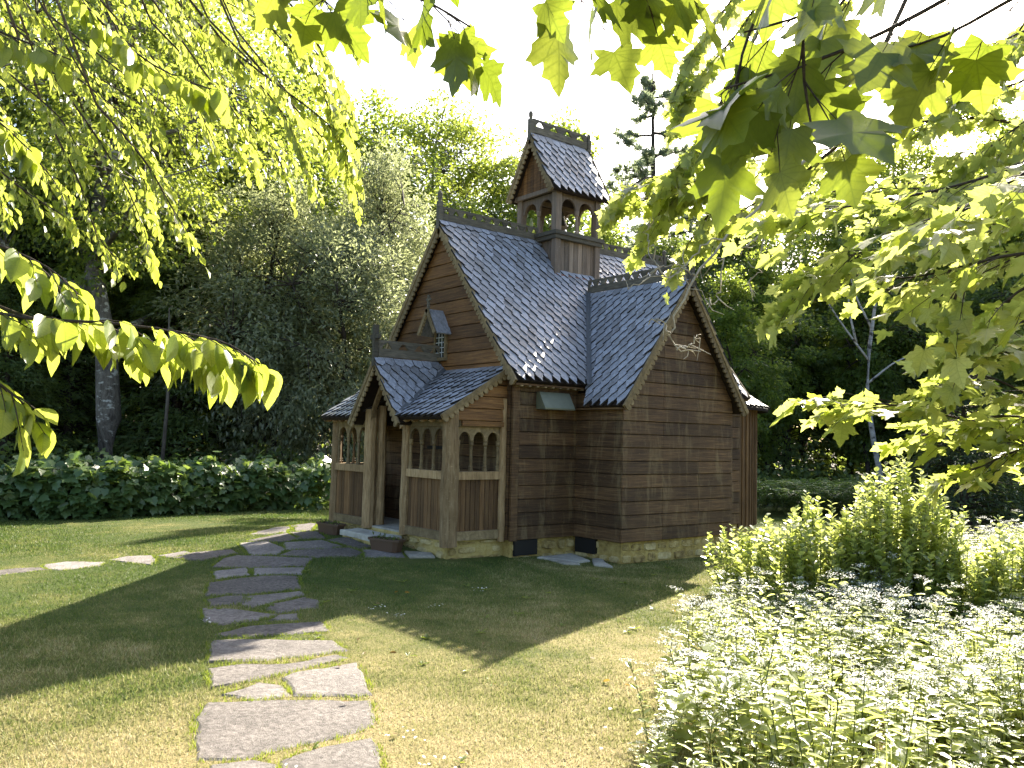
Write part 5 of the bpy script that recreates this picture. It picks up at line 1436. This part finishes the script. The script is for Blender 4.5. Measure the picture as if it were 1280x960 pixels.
# ---- hedge of broad lobed leaves along the left edge of the lawn
def hedge():
    rg = np.random.default_rng(41)
    line = spline([(x, y, 0) for x, y in HEDGE_LINE], 60)
    e = empty('leafy_hedge', tuple(line[30])); base = np.array(line[30])
    tag(e, 'long waist-high hedge of broad lobed leaves along the left side of the lawn', 'hedge')
    n = 8200
    q = rg.uniform(0, 59, n); i0 = np.minimum(q.astype(int), 58); f = (q - i0)[:, None]
    c = line[i0] * (1 - f) + line[i0 + 1] * f
    tan = unit(line[i0 + 1] - line[i0]); nor = np.column_stack([-tan[:, 1], tan[:, 0], np.zeros(n)])   # away from the lawn
    nor = np.where((nor @ np.array([.62, .78, 0]))[:, None] < 0, -nor, nor)
    H = .90 + .11 * np.sin(q * .9) + .08 * np.sin(q * 2.3 + 1)
    dep = rg.uniform(0, 1, n) ** 1.4 * 1.7
    z = rg.uniform(.03, 1, n)
    prof_ = np.clip(1 - np.abs(z - .45) * .6, 0, 1)
    P = c + nor * (dep + .42 - .42 * prof_ + rg.normal(0, .05, n))[:, None]
    roof = rg.uniform(0, 1, n) < .5
    z = np.where(roof & (dep > .12), rg.uniform(.84, 1.04, n) + .22 * (rg.uniform(0, 1, n) ** 6), z)
    P[:, 2] = z * H
    D = -nor * .8 + rg.normal(0, .55, (n, 3)) + tan * rg.normal(0, .5, n)[:, None]; D[:, 2] -= .35
    N = np.tile([0, 0, 1.], (n, 1)) - nor * .55 + rg.normal(0, .35, (n, 3))
    L = rg.uniform(.13, .23, n)
    # the leaves nearest the lawn's near end are pieces of their own
    front = np.where((dep < .25) & (z > .2))[0]
    dist = np.linalg.norm(P[front] - np.array(CAM), axis=1)
    sel = front[np.argsort(dist)[:300]]
    mask = np.ones(n, bool); mask[sel] = False
    v, t = leaves(P[mask] - base, D[mask], N[mask], L[mask], L[mask] * 1.0, T_LOBED)
    st = MB()
    for k_ in range(170):
        i = rg.integers(0, 59); b = line[i] + nor[0] * 0
        nn = np.array([-.1, .3, 0]) * 0 + np.array([.35, .75, 0]) * rg.uniform(.25, 1.5)
        p = b + nn - base
        st.tube([p, p + np.array([rg.normal(0, .05), rg.normal(0, .05), .5]), p + np.array([rg.normal(0, .12), rg.normal(0, .12), .95])], [.012, .009, .004], 4, False)
    vs, ts = mb_arr(st)
    o = bpy.data.objects.new('foliage', arr_mesh('foliage', [(v, t, M['leaf_hedge']), (vs, ts, M['twig'])])); COL.objects.link(o); o.parent = e; o['kind'] = 'stuff'
    tv, tt = T_LOBED
    me = arr_mesh('leaf', [(tv.copy(), tt.copy(), M['leaf_hedge'])])
    place_leaves(e, base, P[sel], D[sel], N[sel], L[sel], [me])
def place_leaves(parent, base, P, D, N, L, meshes):
    D = unit(D); A = unit(np.cross(N, D)); Nn = np.cross(D, A)
    for i in range(len(P)):
        o = bpy.data.objects.new('leaf', meshes[i % len(meshes)])
        COL.objects.link(o)
        o.parent = parent
        s = L[i]
        mt = Matrix(((D[i][0] * s, A[i][0] * s, Nn[i][0] * s, P[i][0] - base[0]), (D[i][1] * s, A[i][1] * s, Nn[i][1] * s, P[i][1] - base[1]), (D[i][2] * s, A[i][2] * s, Nn[i][2] * s, P[i][2] - base[2]), (0, 0, 0, 1)))
        o.matrix_basis = mt
hedge()

# ---- trees standing just outside the frame whose branches hang into it
def curl(tpl, seed, amt=.05):
    rg = np.random.default_rng(seed)
    v, t = tpl[0].copy(), tpl[1].copy()
    v[:, 2] += amt * np.sin(v[:, 0] * 3 + rg.uniform(0, 6)) + amt * .8 * np.sin(v[:, 1] * 6 + rg.uniform(0, 6))
    v[:, 2] -= rg.uniform(.05, .22) * v[:, 0] ** 2
    v[:, 1] *= rg.uniform(.9, 1.1)
    return v, t
def beech_tpl():
    a = [0, .1, .25, .42, .6, .76, .9, 1.0]; w = [0, .14, .25, .29, .26, .17, .065, 0]
    V = []; T = []
    for i in range(8):
        V += [(a[i], w[i], w[i] * .28), (a[i], w[i] * .5, w[i] * .10 + (.012 if i % 2 else -.012)), (a[i], 0, 0), (a[i], -w[i] * .5, w[i] * .10 + (.012 if i % 2 else -.012)), (a[i], -w[i], w[i] * .28)]
    for i in range(7):
        for j in range(4):
            p = i * 5 + j
            T += [(p, p + 5, p + 6), (p, p + 6, p + 1)]
    return np.array(V), np.array(T)
def leafy_branch(rg, pts, step, twig, per, L0, kind, r0=.012, hang=.6, wood_=None, sub=True):
    """a hanging branch: side twigs carry leaves; returns leaf P, D, N, L"""
    ln = sum(np.linalg.norm(np.array(pts[i + 1]) - np.array(pts[i])) for i in range(len(pts) - 1))
    n = max(8, int(ln / .06))
    S = spline(pts, n)
    wood_.tube(S, [r0 * (1 - .8 * i / (n - 1)) + .0012 for i in range(n)], 5, False)
    P, D, N, L = [], [], [], []
    m_ = max(3, int(ln * .93 / step))
    for k in range(m_):
        f = .07 + .93 * (k + rg.uniform(0, .6)) / m_
        i = min(int(f * (n - 1)), n - 2)
        c = S[i]; t = S[i + 1] - S[i]; t /= np.linalg.norm(t) + 1e-9
        side = np.cross(t, [0, 0, 1.]); side /= np.linalg.norm(side) + 1e-9
        sg = 1 if k % 2 else -1
        d = t * .75 + side * sg * rg.uniform(.35, .8) + np.array([0, 0, rg.uniform(-.35, .15)])
        d /= np.linalg.norm(d)
        tl = twig * rg.uniform(.5, 1.1) * (1.0 if f < .85 else .6)
        tw = [c + d * tl * u + np.array([0, 0, -.25 * tl * u * u * hang]) for u in (0, .33, .66, 1.0)]
        wood_.tube(tw, [r0 * .25 + .001, r0 * .2 + .0008, .0011, .0008], 4, False)
        for j in range(per):
            u = (j + .6) / per
            p = c + d * tl * u + np.array([0, 0, -.25 * tl * u * u * hang])
            if kind == 'maple':
                dd = d * .5 + side * rg.normal(0, .6) + t * rg.normal(.2, .4) + np.array([0, 0, -hang * rg.uniform(.25, .9)])
                dd /= np.linalg.norm(dd)
                pet = L0 * rg.uniform(.35, .7)
                q = p + (d * .3 + dd * .5 + np.array([0, 0, -.2])) * pet
                wood_.tube([p, q], [.0012, .0009], 3, False)
                p = q
                nn = np.array([0, 0, .8]) + np.array(SUN_DIR) * rg.uniform(0, 1.5) + rg.normal(0, .3, 3)
            else:
                dd = d * .45 + side * (1 if j % 2 else -1) * rg.uniform(.1, .6) + np.array([0, 0, -hang * rg.uniform(.7, 1.7)]) + rg.normal(0, .18, 3)
                nn = np.array([0, 0, .3]) + np.array(SUN_DIR) * rg.uniform(0, 1.6) + side * rg.normal(0, .6) + d * rg.normal(.2, .5)
            P.append(p); D.append(dd); N.append(nn); L.append(L0 * rg.uniform(.65, 1.2))
    return P, D, N, L
def near_tree(name, label, base, height, trunk_r, mat_leaf, groups, kind, seed, n_single=300, mat_bark=None, crown=None):
    """groups: (paths, step, twig, per, leaf length, radius, hang). Trunk and limbs stand outside the frame."""
    rg = np.random.default_rng(seed)
    e = empty(name, base); b = np.array(base, float)
    tag(e, label, 'tree')
    tk = MB()
    k = 8
    tp = [b + np.array([rg.normal(0, .05) * (i > 0), rg.normal(0, .05) * (i > 0), height * i / (k - 1)]) for i in range(k)]
    tk.tube(tp, [trunk_r * (1.3 if i == 0 else 1) * (1 - .8 * i / (k - 1)) for i in range(k)], 12)
    tk.build('trunk', mat_bark or M['bark'], e, True)
    tw = MB()
    P, D, N, L = [], [], [], []
    for paths, step, twig, per, L0, r0, hang in groups:
        for pts in paths:
            s = np.array(pts[0]); 
            dxy = np.linalg.norm(s[:2] - b[:2])
            zt = min(height * .9, max(.9, s[2] - .25 * dxy + .4))
            t0 = np.array([b[0], b[1], zt])
            mid = (t0 + s) / 2 + np.array([0, 0, .18 * dxy * (1 if s[2] > 1 else .3)])
            if s[2] > 3.2:        # high branches come down from a limb well above
                t0[2] = height * .88; mid = (t0 + s) / 2 + np.array([0, 0, .45 * dxy])
            sp = spline([t0, mid, s], 10)
            MB().tube(sp, [trunk_r * .17 * (1 - j / 9) + r0 * 1.05 for j in range(10)], 6).build('limb', mat_bark or M['bark'], e, True)
            a = leafy_branch(rg, pts, step, twig, per, L0, kind, r0, hang, tw)
            P += a[0]; D += a[1]; N += a[2]; L += a[3]
    tw.build('twigs', M['twig'], e, True)['kind'] = 'stuff'
    P, D, N, L = np.array(P), np.array(D), np.array(N), np.array(L)
    d = P - np.array(CAM)
    z = d @ np.array(FWD); x = d @ np.array(RGT) / z; y = d @ np.array(UPV) / z
    score = np.where((z > 0) & (abs(x) < .60) & (abs(y) < .455), L / np.maximum(z, .1), 0)
    sel = np.argsort(-score)[:n_single]
    mask = np.ones(len(P), bool); mask[sel] = False
    tp0 = T_MAPLE if kind == 'maple' else beech_tpl()
    tpls = [curl(tp0, seed * 10 + i) for i in range(6)]
    meshes = [arr_mesh('leaf', [(v, t, mat_leaf)]) for v, t in tpls]
    for me_ in meshes:
        me_.polygons.foreach_set('use_smooth', [True] * len(me_.polygons))
    place_leaves(e, b, P[sel], D[sel], N[sel], L[sel], meshes)
    ch = []
    idx = np.where(mask)[0]
    for i, tp_ in enumerate(tpls):
        if kind != 'maple': tp_ = (T_OVAL[0] * np.array([1, .62, 1]), T_OVAL[1])
        q = idx[i::6]
        if len(q):
            v, t = leaves(P[q] - b, D[q], N[q], L[q], L[q], tp_); ch.append((v, t, mat_leaf))
    if crown:
        c, r_, n = crown
        v_ = rg.normal(0, 1, (n, 3)); v_ = v_ / np.linalg.norm(v_, axis=1, keepdims=True) * rg.uniform(.2, 1, (n, 1)) ** .5
        Pc = np.array(c) + v_ * np.array(r_) - b
        v, t = leaves(Pc, rg.normal(0, 1, (n, 3)) - np.array([0, 0, .5]), np.tile([0, 0, 1.], (n, 1)) + rg.normal(0, .5, (n, 3)), rg.uniform(.09, .14, n), rg.uniform(.07, .12, n), T_OVAL)
        ch.append((v, t, mat_leaf))
    if ch:
        o = bpy.data.objects.new('foliage', arr_mesh('foliage', ch)); COL.objects.link(o); o.parent = e; o['kind'] = 'stuff'
    return e
near_tree('beech_tree', 'beech with bright oval leaves whose branches hang in from the upper left', (-9.4, -3.3, 0), 9.0, .20, M['leaf_beech'],
          [(LEFT_NEAR, .034, .17, 4, .088, .0045, .85), (LEFT_MID, .06, .32, 6, .066, .006, .38)], 'beech', 51)
maple = near_tree('maple_tree', 'maple with broad lobed leaves whose layered branches reach in from the right', (-.6, -9.6, 0), 9.0, .22, M['leaf_maple'],
          [(MAPLE_RIGHT, .058, .38, 5, .098, .008, .34), (MAPLE_FAR, .058, .42, 5, .10, .011, .5)], 'maple', 52)
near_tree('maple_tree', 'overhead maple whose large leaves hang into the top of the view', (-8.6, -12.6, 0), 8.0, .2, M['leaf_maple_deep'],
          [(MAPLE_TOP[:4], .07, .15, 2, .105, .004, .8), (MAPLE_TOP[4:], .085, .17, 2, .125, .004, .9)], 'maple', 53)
# pale dead branch hanging from the maple, sunlit white put into its colour
db = MB()
rg_ = np.random.default_rng(61)
for i, pts in enumerate(DEAD_BRANCH):
    S = spline(pts, 16) + rg_.normal(0, .012, (16, 3))
    r0 = .010 if i == 0 else .005
    db.tube(S, [r0 * (1 - .8 * j / 15) + .0015 for j in range(16)], 5, False)
    for k_ in range(5 if i == 0 else 4):
        j = rg_.integers(5, 15)
        d = rg_.normal(0, 1, 3); d /= np.linalg.norm(d)
        tl = rg_.uniform(.06, .16)
        db.tube([S[j], S[j] + d * tl * .5 + rg_.normal(0, .01, 3), S[j] + d * tl], [.004, .003, .0015], 4, False)
ob = db.build('dead_branch', M['dead'], maple, True)
ob['label'] = 'bare pale dead branch hanging before the near gable'

# ---- shrubs and wild plants on the right
def shrub(loc, h, w, n_stem, label, seed, leaf=.085, mat=None, name='shrub', group=None):
    rg = np.random.default_rng(seed)
    e = empty(name, loc); WLOC[e.name] = Vector()
    tag(e, label, 'shrub', group)
    st = MB(); P, D, N, L = [], [], [], []
    for i in range(n_stem):
        a = rg.uniform(0, 2 * math.pi); r_ = w * rg.uniform(0, 1) ** .6
        b = np.array([math.cos(a) * r_ * .45, math.sin(a) * r_ * .45, 0])
        hh = h * rg.uniform(.62, 1.0) * (1 - .30 * (r_ / w) ** 2)
        tip = np.array([math.cos(a) * r_, math.sin(a) * r_, hh])
        mid = (b + tip) / 2 + rg.normal(0, .04, 3)
        S = spline([b, mid, tip], 12)
        st.tube(S, [.008 * (1 - .8 * j / 11) + .001 for j in range(12)], 4, False)
        m_ = int(hh / .022)
        for k_ in range(m_):
            f = .12 + .88 * k_ / m_
            q = f * 11; j = min(int(q), 10); p = S[j] + (S[j + 1] - S[j]) * (q - j)
            az = k_ * 2.4 + rg.uniform(-.5, .5)
            out = np.array([math.cos(az), math.sin(az), 0])
            P.append(p); D.append(out * .75 + np.array([0, 0, rg.uniform(.25, .95)])); N.append(np.array([0, 0, 1.]) - out * .5 + rg.normal(0, .2, 3)); L.append(leaf * rg.uniform(.6, 1.15) * (1 if f < .92 else .75))
    v, t = leaves(np.array(P), np.array(D), np.array(N), np.array(L), np.array(L) * .8, T_OVAL)
    st.build('stems', M['stem'], e)['kind'] = 'stuff'
    link('foliage', arr_mesh('foliage', [(v, t, mat or M['leaf_shrub'])]), e)
    return e
for args in SHRUBS: shrub(*args)

def meadow():
    rg = np.random.default_rng(71)
    poly = MEADOW
    protos = []
    for k_ in range(9):
        st = MB(); P, D, N, L = [], [], [], []; fl = []
        h = rg.uniform(.42, .72)
        lean = rg.normal(0, .08, 2)
        S = spline([(0, 0, 0), (lean[0] * .4, lean[1] * .4, h * .5), (lean[0], lean[1], h)], 8)
        st.tube(S, [.004 * (1 - .6 * j / 7) + .0008 for j in range(8)], 3, False)
        for j in range(20):
            f = .08 + .86 * j / 20; q = f * 7; i = min(int(q), 6); p = S[i] + (S[i + 1] - S[i]) * (q - i)
            a = j * 2.4 + rg.uniform(-.4, .4); o_ = np.array([math.cos(a), math.sin(a), 0])
            P.append(p); D.append(o_ + np.array([0, 0, rg.uniform(-.1, .6)])); N.append(np.array([0, 0, 1.]) + rg.normal(0, .25, 3)); L.append(rg.uniform(.08, .16) * (1.1 - .5 * f))
        vl, tl = leaves(np.array(P), np.array(D), np.array(N), np.array(L), np.array(L) * rg.uniform(.32, .6), T_OVAL)
        F = []
        if k_ < 6:
            for u in range(rg.integers(3, 7)):
                a = rg.uniform(0, 6.28); tip = S[-1] + np.array([math.cos(a) * .07, math.sin(a) * .07, rg.uniform(-.05, .05)]) * rg.uniform(.3, 1.2)
                st.tube([S[-2], tip], [.0015, .001], 3, False)
                nn = 20
                F.append(tip + np.column_stack([rg.normal(0, .024, nn), rg.normal(0, .024, nn), rg.normal(0, .006, nn)]))
            F = np.concatenate(F); nf = len(F)
            vf, tf = leaves(F, rg.normal(0, 1, (nf, 3)) * np.array([1, 1, .3]), np.tile([0, 0, 1.], (nf, 1)) + rg.normal(0, .3, (nf, 3)), rg.uniform(.008, .014, nf), rg.uniform(.007, .012, nf), T_DIAMOND)
        else:
            vf, tf = np.zeros((0, 3)), np.zeros((0, 3), int)
        vs, ts = mb_arr(st)
        protos.append(((vl, tl), (vf, tf), (vs, ts)))
    # grass tufts among the flowers
    n = 16
    Pb = np.column_stack([rg.normal(0, .05, n), rg.normal(0, .05, n), np.zeros(n)])
    vg, tg = leaves(Pb, np.column_stack([rg.normal(0, .25, n), rg.normal(0, .25, n), np.ones(n)]), rg.normal(0, 1, (n, 3)), rg.uniform(.25, .55, n), .011, T_NEEDLE)
    protos.append(((vg, tg), (np.zeros((0, 3)), np.zeros((0, 3), int)), (np.zeros((0, 3)), np.zeros((0, 3), int))))
    # a broad-leaved weed for the near edge
    P, D, N, L = [], [], [], []
    for j in range(16):
        a = j * 2.4; f = j / 16
        P.append((0, 0, .08 + .36 * f)); D.append((math.cos(a), math.sin(a), .35 - .3 * (1 - f))); N.append((rg.normal(0, .2), rg.normal(0, .2), 1)); L.append(rg.uniform(.13, .2) * (1.1 - .4 * f))
    vb_, tb_ = leaves(np.array(P), np.array(D), np.array(N), np.array(L), np.array(L) * .8, T_LOBED)
    protos.append(((vb_, tb_), (np.zeros((0, 3)), np.zeros((0, 3), int)), (np.zeros((0, 3)), np.zeros((0, 3), int))))
    xs = [p[0] for p in poly]; ys = [p[1] for p in poly]
    ch = []
    cnt = 0
    while cnt < 2300:
        x, y = rg.uniform(min(xs), max(xs)), rg.uniform(min(ys), max(ys))
        if not inside(poly, x, y): continue
        cl_ = 1.2 * math.sin(x * 2.3 + math.sin(y * 1.7)) * math.sin(y * 2.6 + 1) + rg.normal(0, .4)
        k_ = int(rg.integers(0, 6)) if cl_ > -.3 else int(rg.integers(6, 10))
        near = math.hypot(x - CAM.x, y - CAM.y)
        if near < 6.6 and rg.uniform() < .06: k_ = 10
        s = rg.uniform(.55, 1.25) * edge_scale(poly, x, y) * (1 + .22 * math.sin(x * 2.9 + 1.3 * math.sin(y * 2.2))); s = min(s, 1.18); a = rg.uniform(0, 6.28); ca, sa = math.cos(a) * s, math.sin(a) * s
        Rm = np.array([[ca, -sa, 0], [sa, ca, 0], [0, 0, s]])
        for (v, t), mt in zip(protos[k_], (M['leaf_meadow'], M['petal'], M['stem'])):
            if len(v): ch.append((v @ Rm.T + np.array([x, y, 0]), t, mt))
        cnt += 1
    o = link('wildflowers', arr_mesh('wildflowers', ch))
    tag(o, 'sunlit patch of white flowering wild plants in the right foreground', 'wildflowers', kind='stuff')
def inside(poly, x, y):
    c = False; j = len(poly) - 1
    for i in range(len(poly)):
        xi, yi = poly[i]; xj, yj = poly[j]
        if (yi > y) != (yj > y) and x < (xj - xi) * (y - yi) / (yj - yi) + xi: c = not c
        j = i
    return c
def edge_scale(poly, x, y):
    d = 9.0
    for i in range(len(poly)):
        a = np.array(poly[i]); b = np.array(poly[(i + 1) % len(poly)]); p = np.array([x, y])
        t = max(0, min(1, (p - a) @ (b - a) / ((b - a) @ (b - a)))); d = min(d, np.linalg.norm(a + t * (b - a) - p))
    return min(1.0, .55 + d * .9)
meadow()

# ferns beyond the chapel's right end
def fern(loc, s, seed):
    rg = np.random.default_rng(seed)
    P, D, N, L = [], [], [], []
    st = MB()
    for f in range(11):
        a = f * 2.4 + rg.uniform(-.3, .3); o_ = np.array([math.cos(a), math.sin(a), 0]); sd = np.array([-o_[1], o_[0], 0])
        ln = rg.uniform(.6, .95)
        S = spline([(0, 0, 0), tuple(o_ * .22 * ln + np.array([0, 0, .55 * ln])), tuple(o_ * .62 * ln + np.array([0, 0, .78 * ln])), tuple(o_ * .95 * ln + np.array([0, 0, .62 * ln]))], 16)
        st.tube(S, .006, 3, False)
        for j in range(2, 16):
            w = .20 * math.sin(math.pi * (j / 16) ** .8) * ln + .02
            for sg in (-1, 1):
                P.append(S[j]); D.append(sd * sg + o_ * .25); N.append(np.array([0, 0, 1.]) + rg.normal(0, .15, 3)); L.append(w)
    v, t = leaves(np.array(P), np.array(D), np.array(N), np.array(L), .055, T_DIAMOND)
    vs, ts = mb_arr(st)
    return arr_mesh('fern', [(v * s, t, M['leaf_hedge']), (vs * s, ts, M['stem'])])
fm = [fern((0, 0, 0), 1.0, 80 + i) for i in range(3)]
for i, (x, y) in enumerate(FERNS):
    o = bpy.data.objects.new('fern', fm[i % 3]); COL.objects.link(o)
    o.location = (x, y, 0); o.rotation_euler.z = i * 1.9; o.scale = (1.15,) * 3
    tag(o, 'green fern in the row beyond the right end of the chapel', 'fern', 'ferns beyond the chapel')

# ---- grass blades of the lawn
def lawn_grass():
    rg = np.random.default_rng(91)
    n = 700000
    r_ = rg.uniform(3.2, 21, n)
    a = math.atan2(FWD.y, FWD.x) + rg.uniform(-.75, .75, n)
    x = CAM.x + r_ * np.cos(a); y = CAM.y + r_ * np.sin(a)
    ok = np.ones(n, bool)
    def inpoly(poly):
        c = np.zeros(n, bool); j = len(poly) - 1
        for i in range(len(poly)):
            xi, yi = poly[i]; xj, yj = poly[j]
            if yi != yj:
                c ^= ((yi > y) != (yj > y)) & (x < (xj - xi) * (y - yi) / (yj - yi) + xi)
            j = i
        return c
    for p in PATH_STONES + BASE_SLABS: ok &= ~inpoly(inset(p, -.015))
    ok &= ~((x > -1.0) & (x < 5.2) & (y > -.02) & (y < 3.7)); ok &= ~((x > 1.2) & (x < 3.7) & (y > -1.0) & (y < .1))
    ok &= ~((x > -1.55) & (x < -.9) & (y > .1) & (y < 3.5))
    ok &= np.hypot(x - 5.2, y - RY) > 1.85
    ok &= (.47 * x + .88 * y) < 10.2
    x, y, r_ = x[ok], y[ok], r_[ok]; n = len(x)
    P = np.column_stack([x, y, gz(x, y) - .006])
    D = np.column_stack([rg.normal(0, .5, n), rg.normal(0, .5, n), np.ones(n)])
    h = rg.uniform(.015, .042, n) * (1 + .25 * np.sin(x * 2.1) * np.sin(y * 1.7))
    w = (.003 + .0007 * r_) * rg.uniform(.7, 1.4, n)
    v, t = leaves(P, D, rg.normal(0, 1, (n, 3)), h, w, T_NEEDLE)
    tag(link('lawn_grass', arr_mesh('lawn_grass', [(v, t, M['blade'])])), 'short mown grass, partly dry and straw coloured, around the path', 'grass', kind='stuff')
lawn_grass()
def edge_grass():
    """greener tufts in the joints and along the rims of the flagstones"""
    rg = np.random.default_rng(93)
    Ps = []
    for poly in PATH_STONES:
        for i in range(len(poly)):
            a = np.array(poly[i]); b = np.array(poly[(i + 1) % len(poly)]); ln = np.linalg.norm(b - a)
            m_ = int(ln * 300)
            t = rg.uniform(0, 1, (m_, 1)); nrm = np.array([-(b - a)[1], (b - a)[0]]) / (ln + 1e-9)
            cx = np.mean(np.array(poly), axis=0)
            if nrm @ ((a + b) / 2 - cx) < 0: nrm = -nrm
            clump = .5 + .5 * np.sin(t * ln * 19 + i * 2.1)
            keep = rg.uniform(0, 1, (m_, 1)) < .25 + .75 * clump
            q = a + (b - a) * t + nrm * rg.normal(.047, .014, (m_, 1))
            Ps.append(q[keep[:, 0]])
    Q = np.concatenate(Ps); n = len(Q)
    P = np.column_stack([Q, gz(Q[:, 0], Q[:, 1]) - .004])
    D = np.column_stack([rg.normal(0, .45, n), rg.normal(0, .45, n), np.ones(n)])
    v, t = leaves(P, D, rg.normal(0, 1, (n, 3)), rg.uniform(.02, .05, n), rg.uniform(.004, .009, n), T_NEEDLE)
    tag(link('joint_grass', arr_mesh('joint_grass', [(v, t, M['edge'])])), 'greener grass growing in the joints between the flagstones', 'grass', kind='stuff')
edge_grass()

# ---- small weeds, clover heads and fallen leaves in the lawn
def weeds():
    rg = np.random.default_rng(95)
    ch = []
    for i in range(130):
        r_ = rg.uniform(4.2, 13); a = math.atan2(FWD.y, FWD.x) + rg.uniform(-.62, .35)
        x, y = CAM.x + r_ * math.cos(a), CAM.y + r_ * math.sin(a)
        if inside(MEADOW, x, y) or (-1.6 < x < 5.5 and -1.2 < y < 3.8) or any(inside(q, x, y) for q in PATH_STONES): continue
        z = float(gz(x, y))
        k_ = i % 3
        n = 9 if k_ < 2 else 4
        az = rg.uniform(0, 6.28, n)
        P = np.column_stack([x + np.cos(az) * .006, y + np.sin(az) * .006, np.full(n, z + .008)])
        if k_ == 1:
            P[:, :2] += rg.normal(0, .06, (n, 2)); P[:, 2] = z + .03
        D = np.column_stack([np.cos(az), np.sin(az), rg.uniform(.1, .6, n)])
        v, t = leaves(P, D, np.tile([0, 0, 1.], (n, 1)), rg.uniform(.03, .075, n) if k_ != 1 else rg.uniform(.015, .025, n), rg.uniform(.015, .03, n) if k_ != 1 else .018, T_OVAL)
        ch.append((v, t, M['edge'] if k_ != 1 else (M['edge'] if i % 2 else M['petal'])))
    for i in range(70):
        r_ = rg.uniform(4, 11); a = math.atan2(FWD.y, FWD.x) + rg.uniform(-.62, .2)
        x, y = CAM.x + r_ * math.cos(a), CAM.y + r_ * math.sin(a)
        if (-1.6 < x < 5.5 and -1.2 < y < 3.8): continue
        v, t = leaves(np.array([[x, y, float(gz(x, y)) + .03]]), rg.normal(0, 1, (1, 3)) * np.array([1, 1, .25]), np.array([[0, 0, 1.]]) + rg.normal(0, .3, (1, 3)), rg.uniform(.03, .06, 1), rg.uniform(.02, .04, 1), T_OVAL)
        ch.append((v, t, M['leaf_brown']))
    tag(link('lawn_weeds', arr_mesh('lawn_weeds', ch)), 'scattered small weeds, clover and fallen leaves in the lawn', 'weeds', kind='stuff')
weeds()
